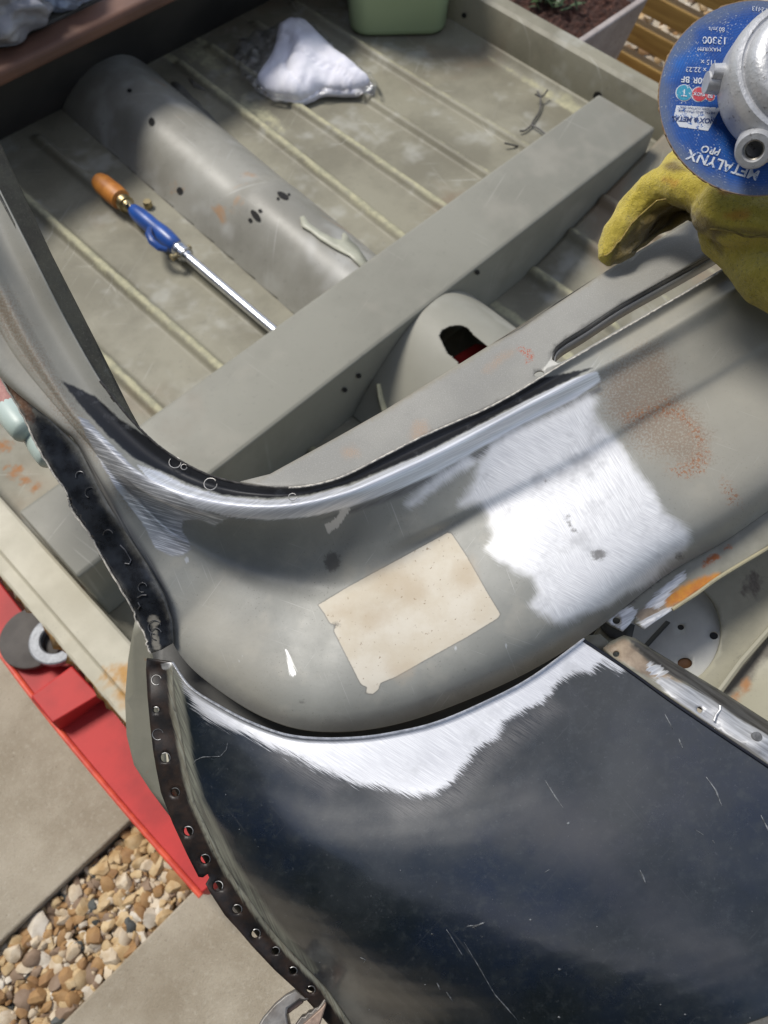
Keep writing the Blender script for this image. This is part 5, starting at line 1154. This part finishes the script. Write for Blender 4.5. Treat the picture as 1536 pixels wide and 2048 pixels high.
# cast gear head
g = G('cast_alloy'); v = g.obj(); c = g.mix(g.step(g.noise(v, 40, 5, .65), .38, .64), (.54, .545, .56), (.42, .425, .435)); c = g.mix(g.math('MULTIPLY', g.step(g.noise(v, 300, 4, .75), .60, .68), .8), c, (.13, .12, .11)); g.set(Base_Color=c, Roughness=.45, Metallic=.45); g.bump(g.math('ADD', g.noise(v, 600, 4), g.noise(v, 150, 3)), .22, .001)
M_cast = g.m; M_castd = simple('alloy_groove', (.16, .155, .15), (.30, .29, .28), 200, .5, .4)
I4 = Matrix.Translation((.010, -.002, 0))
b = MB(); b.lathe([(.010, .001), (.021, .001), (.021, .005), (.033, .006), (.0365, .009), (.0385, .014), (.0390, .026), (.0385, .031), (.0365, .034), (.0345, .0345), (.0340, .0335), (.0325, .0335), (.0320, .036), (.0305, .040), (.0275, .0425), (.0245, .0430), (.0240, .0418), (.0225, .0418), (.0220, .0440), (.018, .0455), (.0001, .046)], I4, 72); head = b.build('gear_head', M_cast, gr_, local=True, sharp=40)
b = MB(); b.tube([(-.024, .001, .014), (-.035, .0015, .014)], [.0064, .0056], 16); b.tube([(-.026, .004, .019), (-.034, .0045, .0195)], [.005, .004], 12); b.build('guard_lug', M_cast, head, local=True, sharp=40)
bo = Vector((-.011, -.0385, .022)); bd = Vector((-.45, -.55, .70)).normalized()
b = MB(); b.lathe([(.011, -.014), (.0105, 0), (.0098, .0075), (.0088, .0095), (.0058, .0098), (.0052, .0085), (.0050, -.002), (.0001, -.002)], frame(bo, bd), 32)
b.tube([bo-bd*.014+Vector((.014, .014, 0)), bo-bd*.005+Vector((.003, .003, 0)), bo-bd*.001], [.017, .0135, .0105], 20); b.build('handle_boss', M_cast, head, local=True, sharp=40)
b = MB(); b.lathe([(.0051, .0075), (.0045, .007), (.0051, .0058), (.0045, .005), (.0051, .0038), (.0045, .003), (.0051, .0018)], frame(bo, bd), 24, cap=False); b.build('thread', simple('thread_steel', (.30, .28, .24), (.2, .18, .15), 200, .4, .8), head, local=True)
b = MB(); b.tube([(.03, .006, .022), (.06, .004, .022), (.075, .003, .022)], [.034, .033, .031], 32); b.build('head_neck', M_cast, gr_, local=True)
b = MB(); b.tube([(.075, .003, .022), (.08, .003, .022), (.16, -.002, .022), (.24, -.006, .022), (.25, -.006, .022)], [.031, .035, .033, .028, .02], 32); b.build('motor_body', simple('black_plastic', (.02, .02, .022), (.03, .03, .03), 60, .5), gr_, local=True)
b = MB(); b.lathe([(.0001, -.010), (.009, -.010), (.010, -.004), (.018, -.003), (.018, -.0008), (.0001, -.0008)], Matrix.Identity(4), 32); b.build('clamp_nut', M_castd, gr_, local=True)

# ------------------------------------------------------------------ hedge along the garden side, mirrored darkly in the black wing
hedge = thing('hedge', 'tall dark green clipped hedge mirrored in the glossy black wing', 'hedge', (-2.6, 0, 0))
V = []; Fh = []; rng = np.random.RandomState(6)
for k in range(18000):
    p = np.array([-2.3-abs(rng.normal(0, .25)), rng.uniform(-7, 3.5), rng.uniform(.05, 4.3+.4*math.sin(k))]); t = rng.normal(size=3); t /= np.linalg.norm(t); s = np.cross(t, rng.normal(size=3)); s /= np.linalg.norm(s); L = rng.uniform(.05, .1)
    b0 = len(V); V += [p, p+t*L*.5+s*L*.3, p+t*L, p+t*L*.5-s*L*.3]; Fh.append((b0, b0+1, b0+2, b0+3))
me = bpy.data.meshes.new('foliage'); me.from_pydata([tuple(p) for p in V], [], Fh); add('foliage', me, simple('hedge_leaf', (.05, .085, .03), (.03, .055, .02), 3, .6), hedge, smooth=False)
b = MB(); b.box((-3.3, -7, 0), (-2.6, 3.5, 4.1)); b.build('branches', simple('hedge_core', (.02, .025, .012), (.03, .03, .015), 6, .9), hedge, smooth=False)
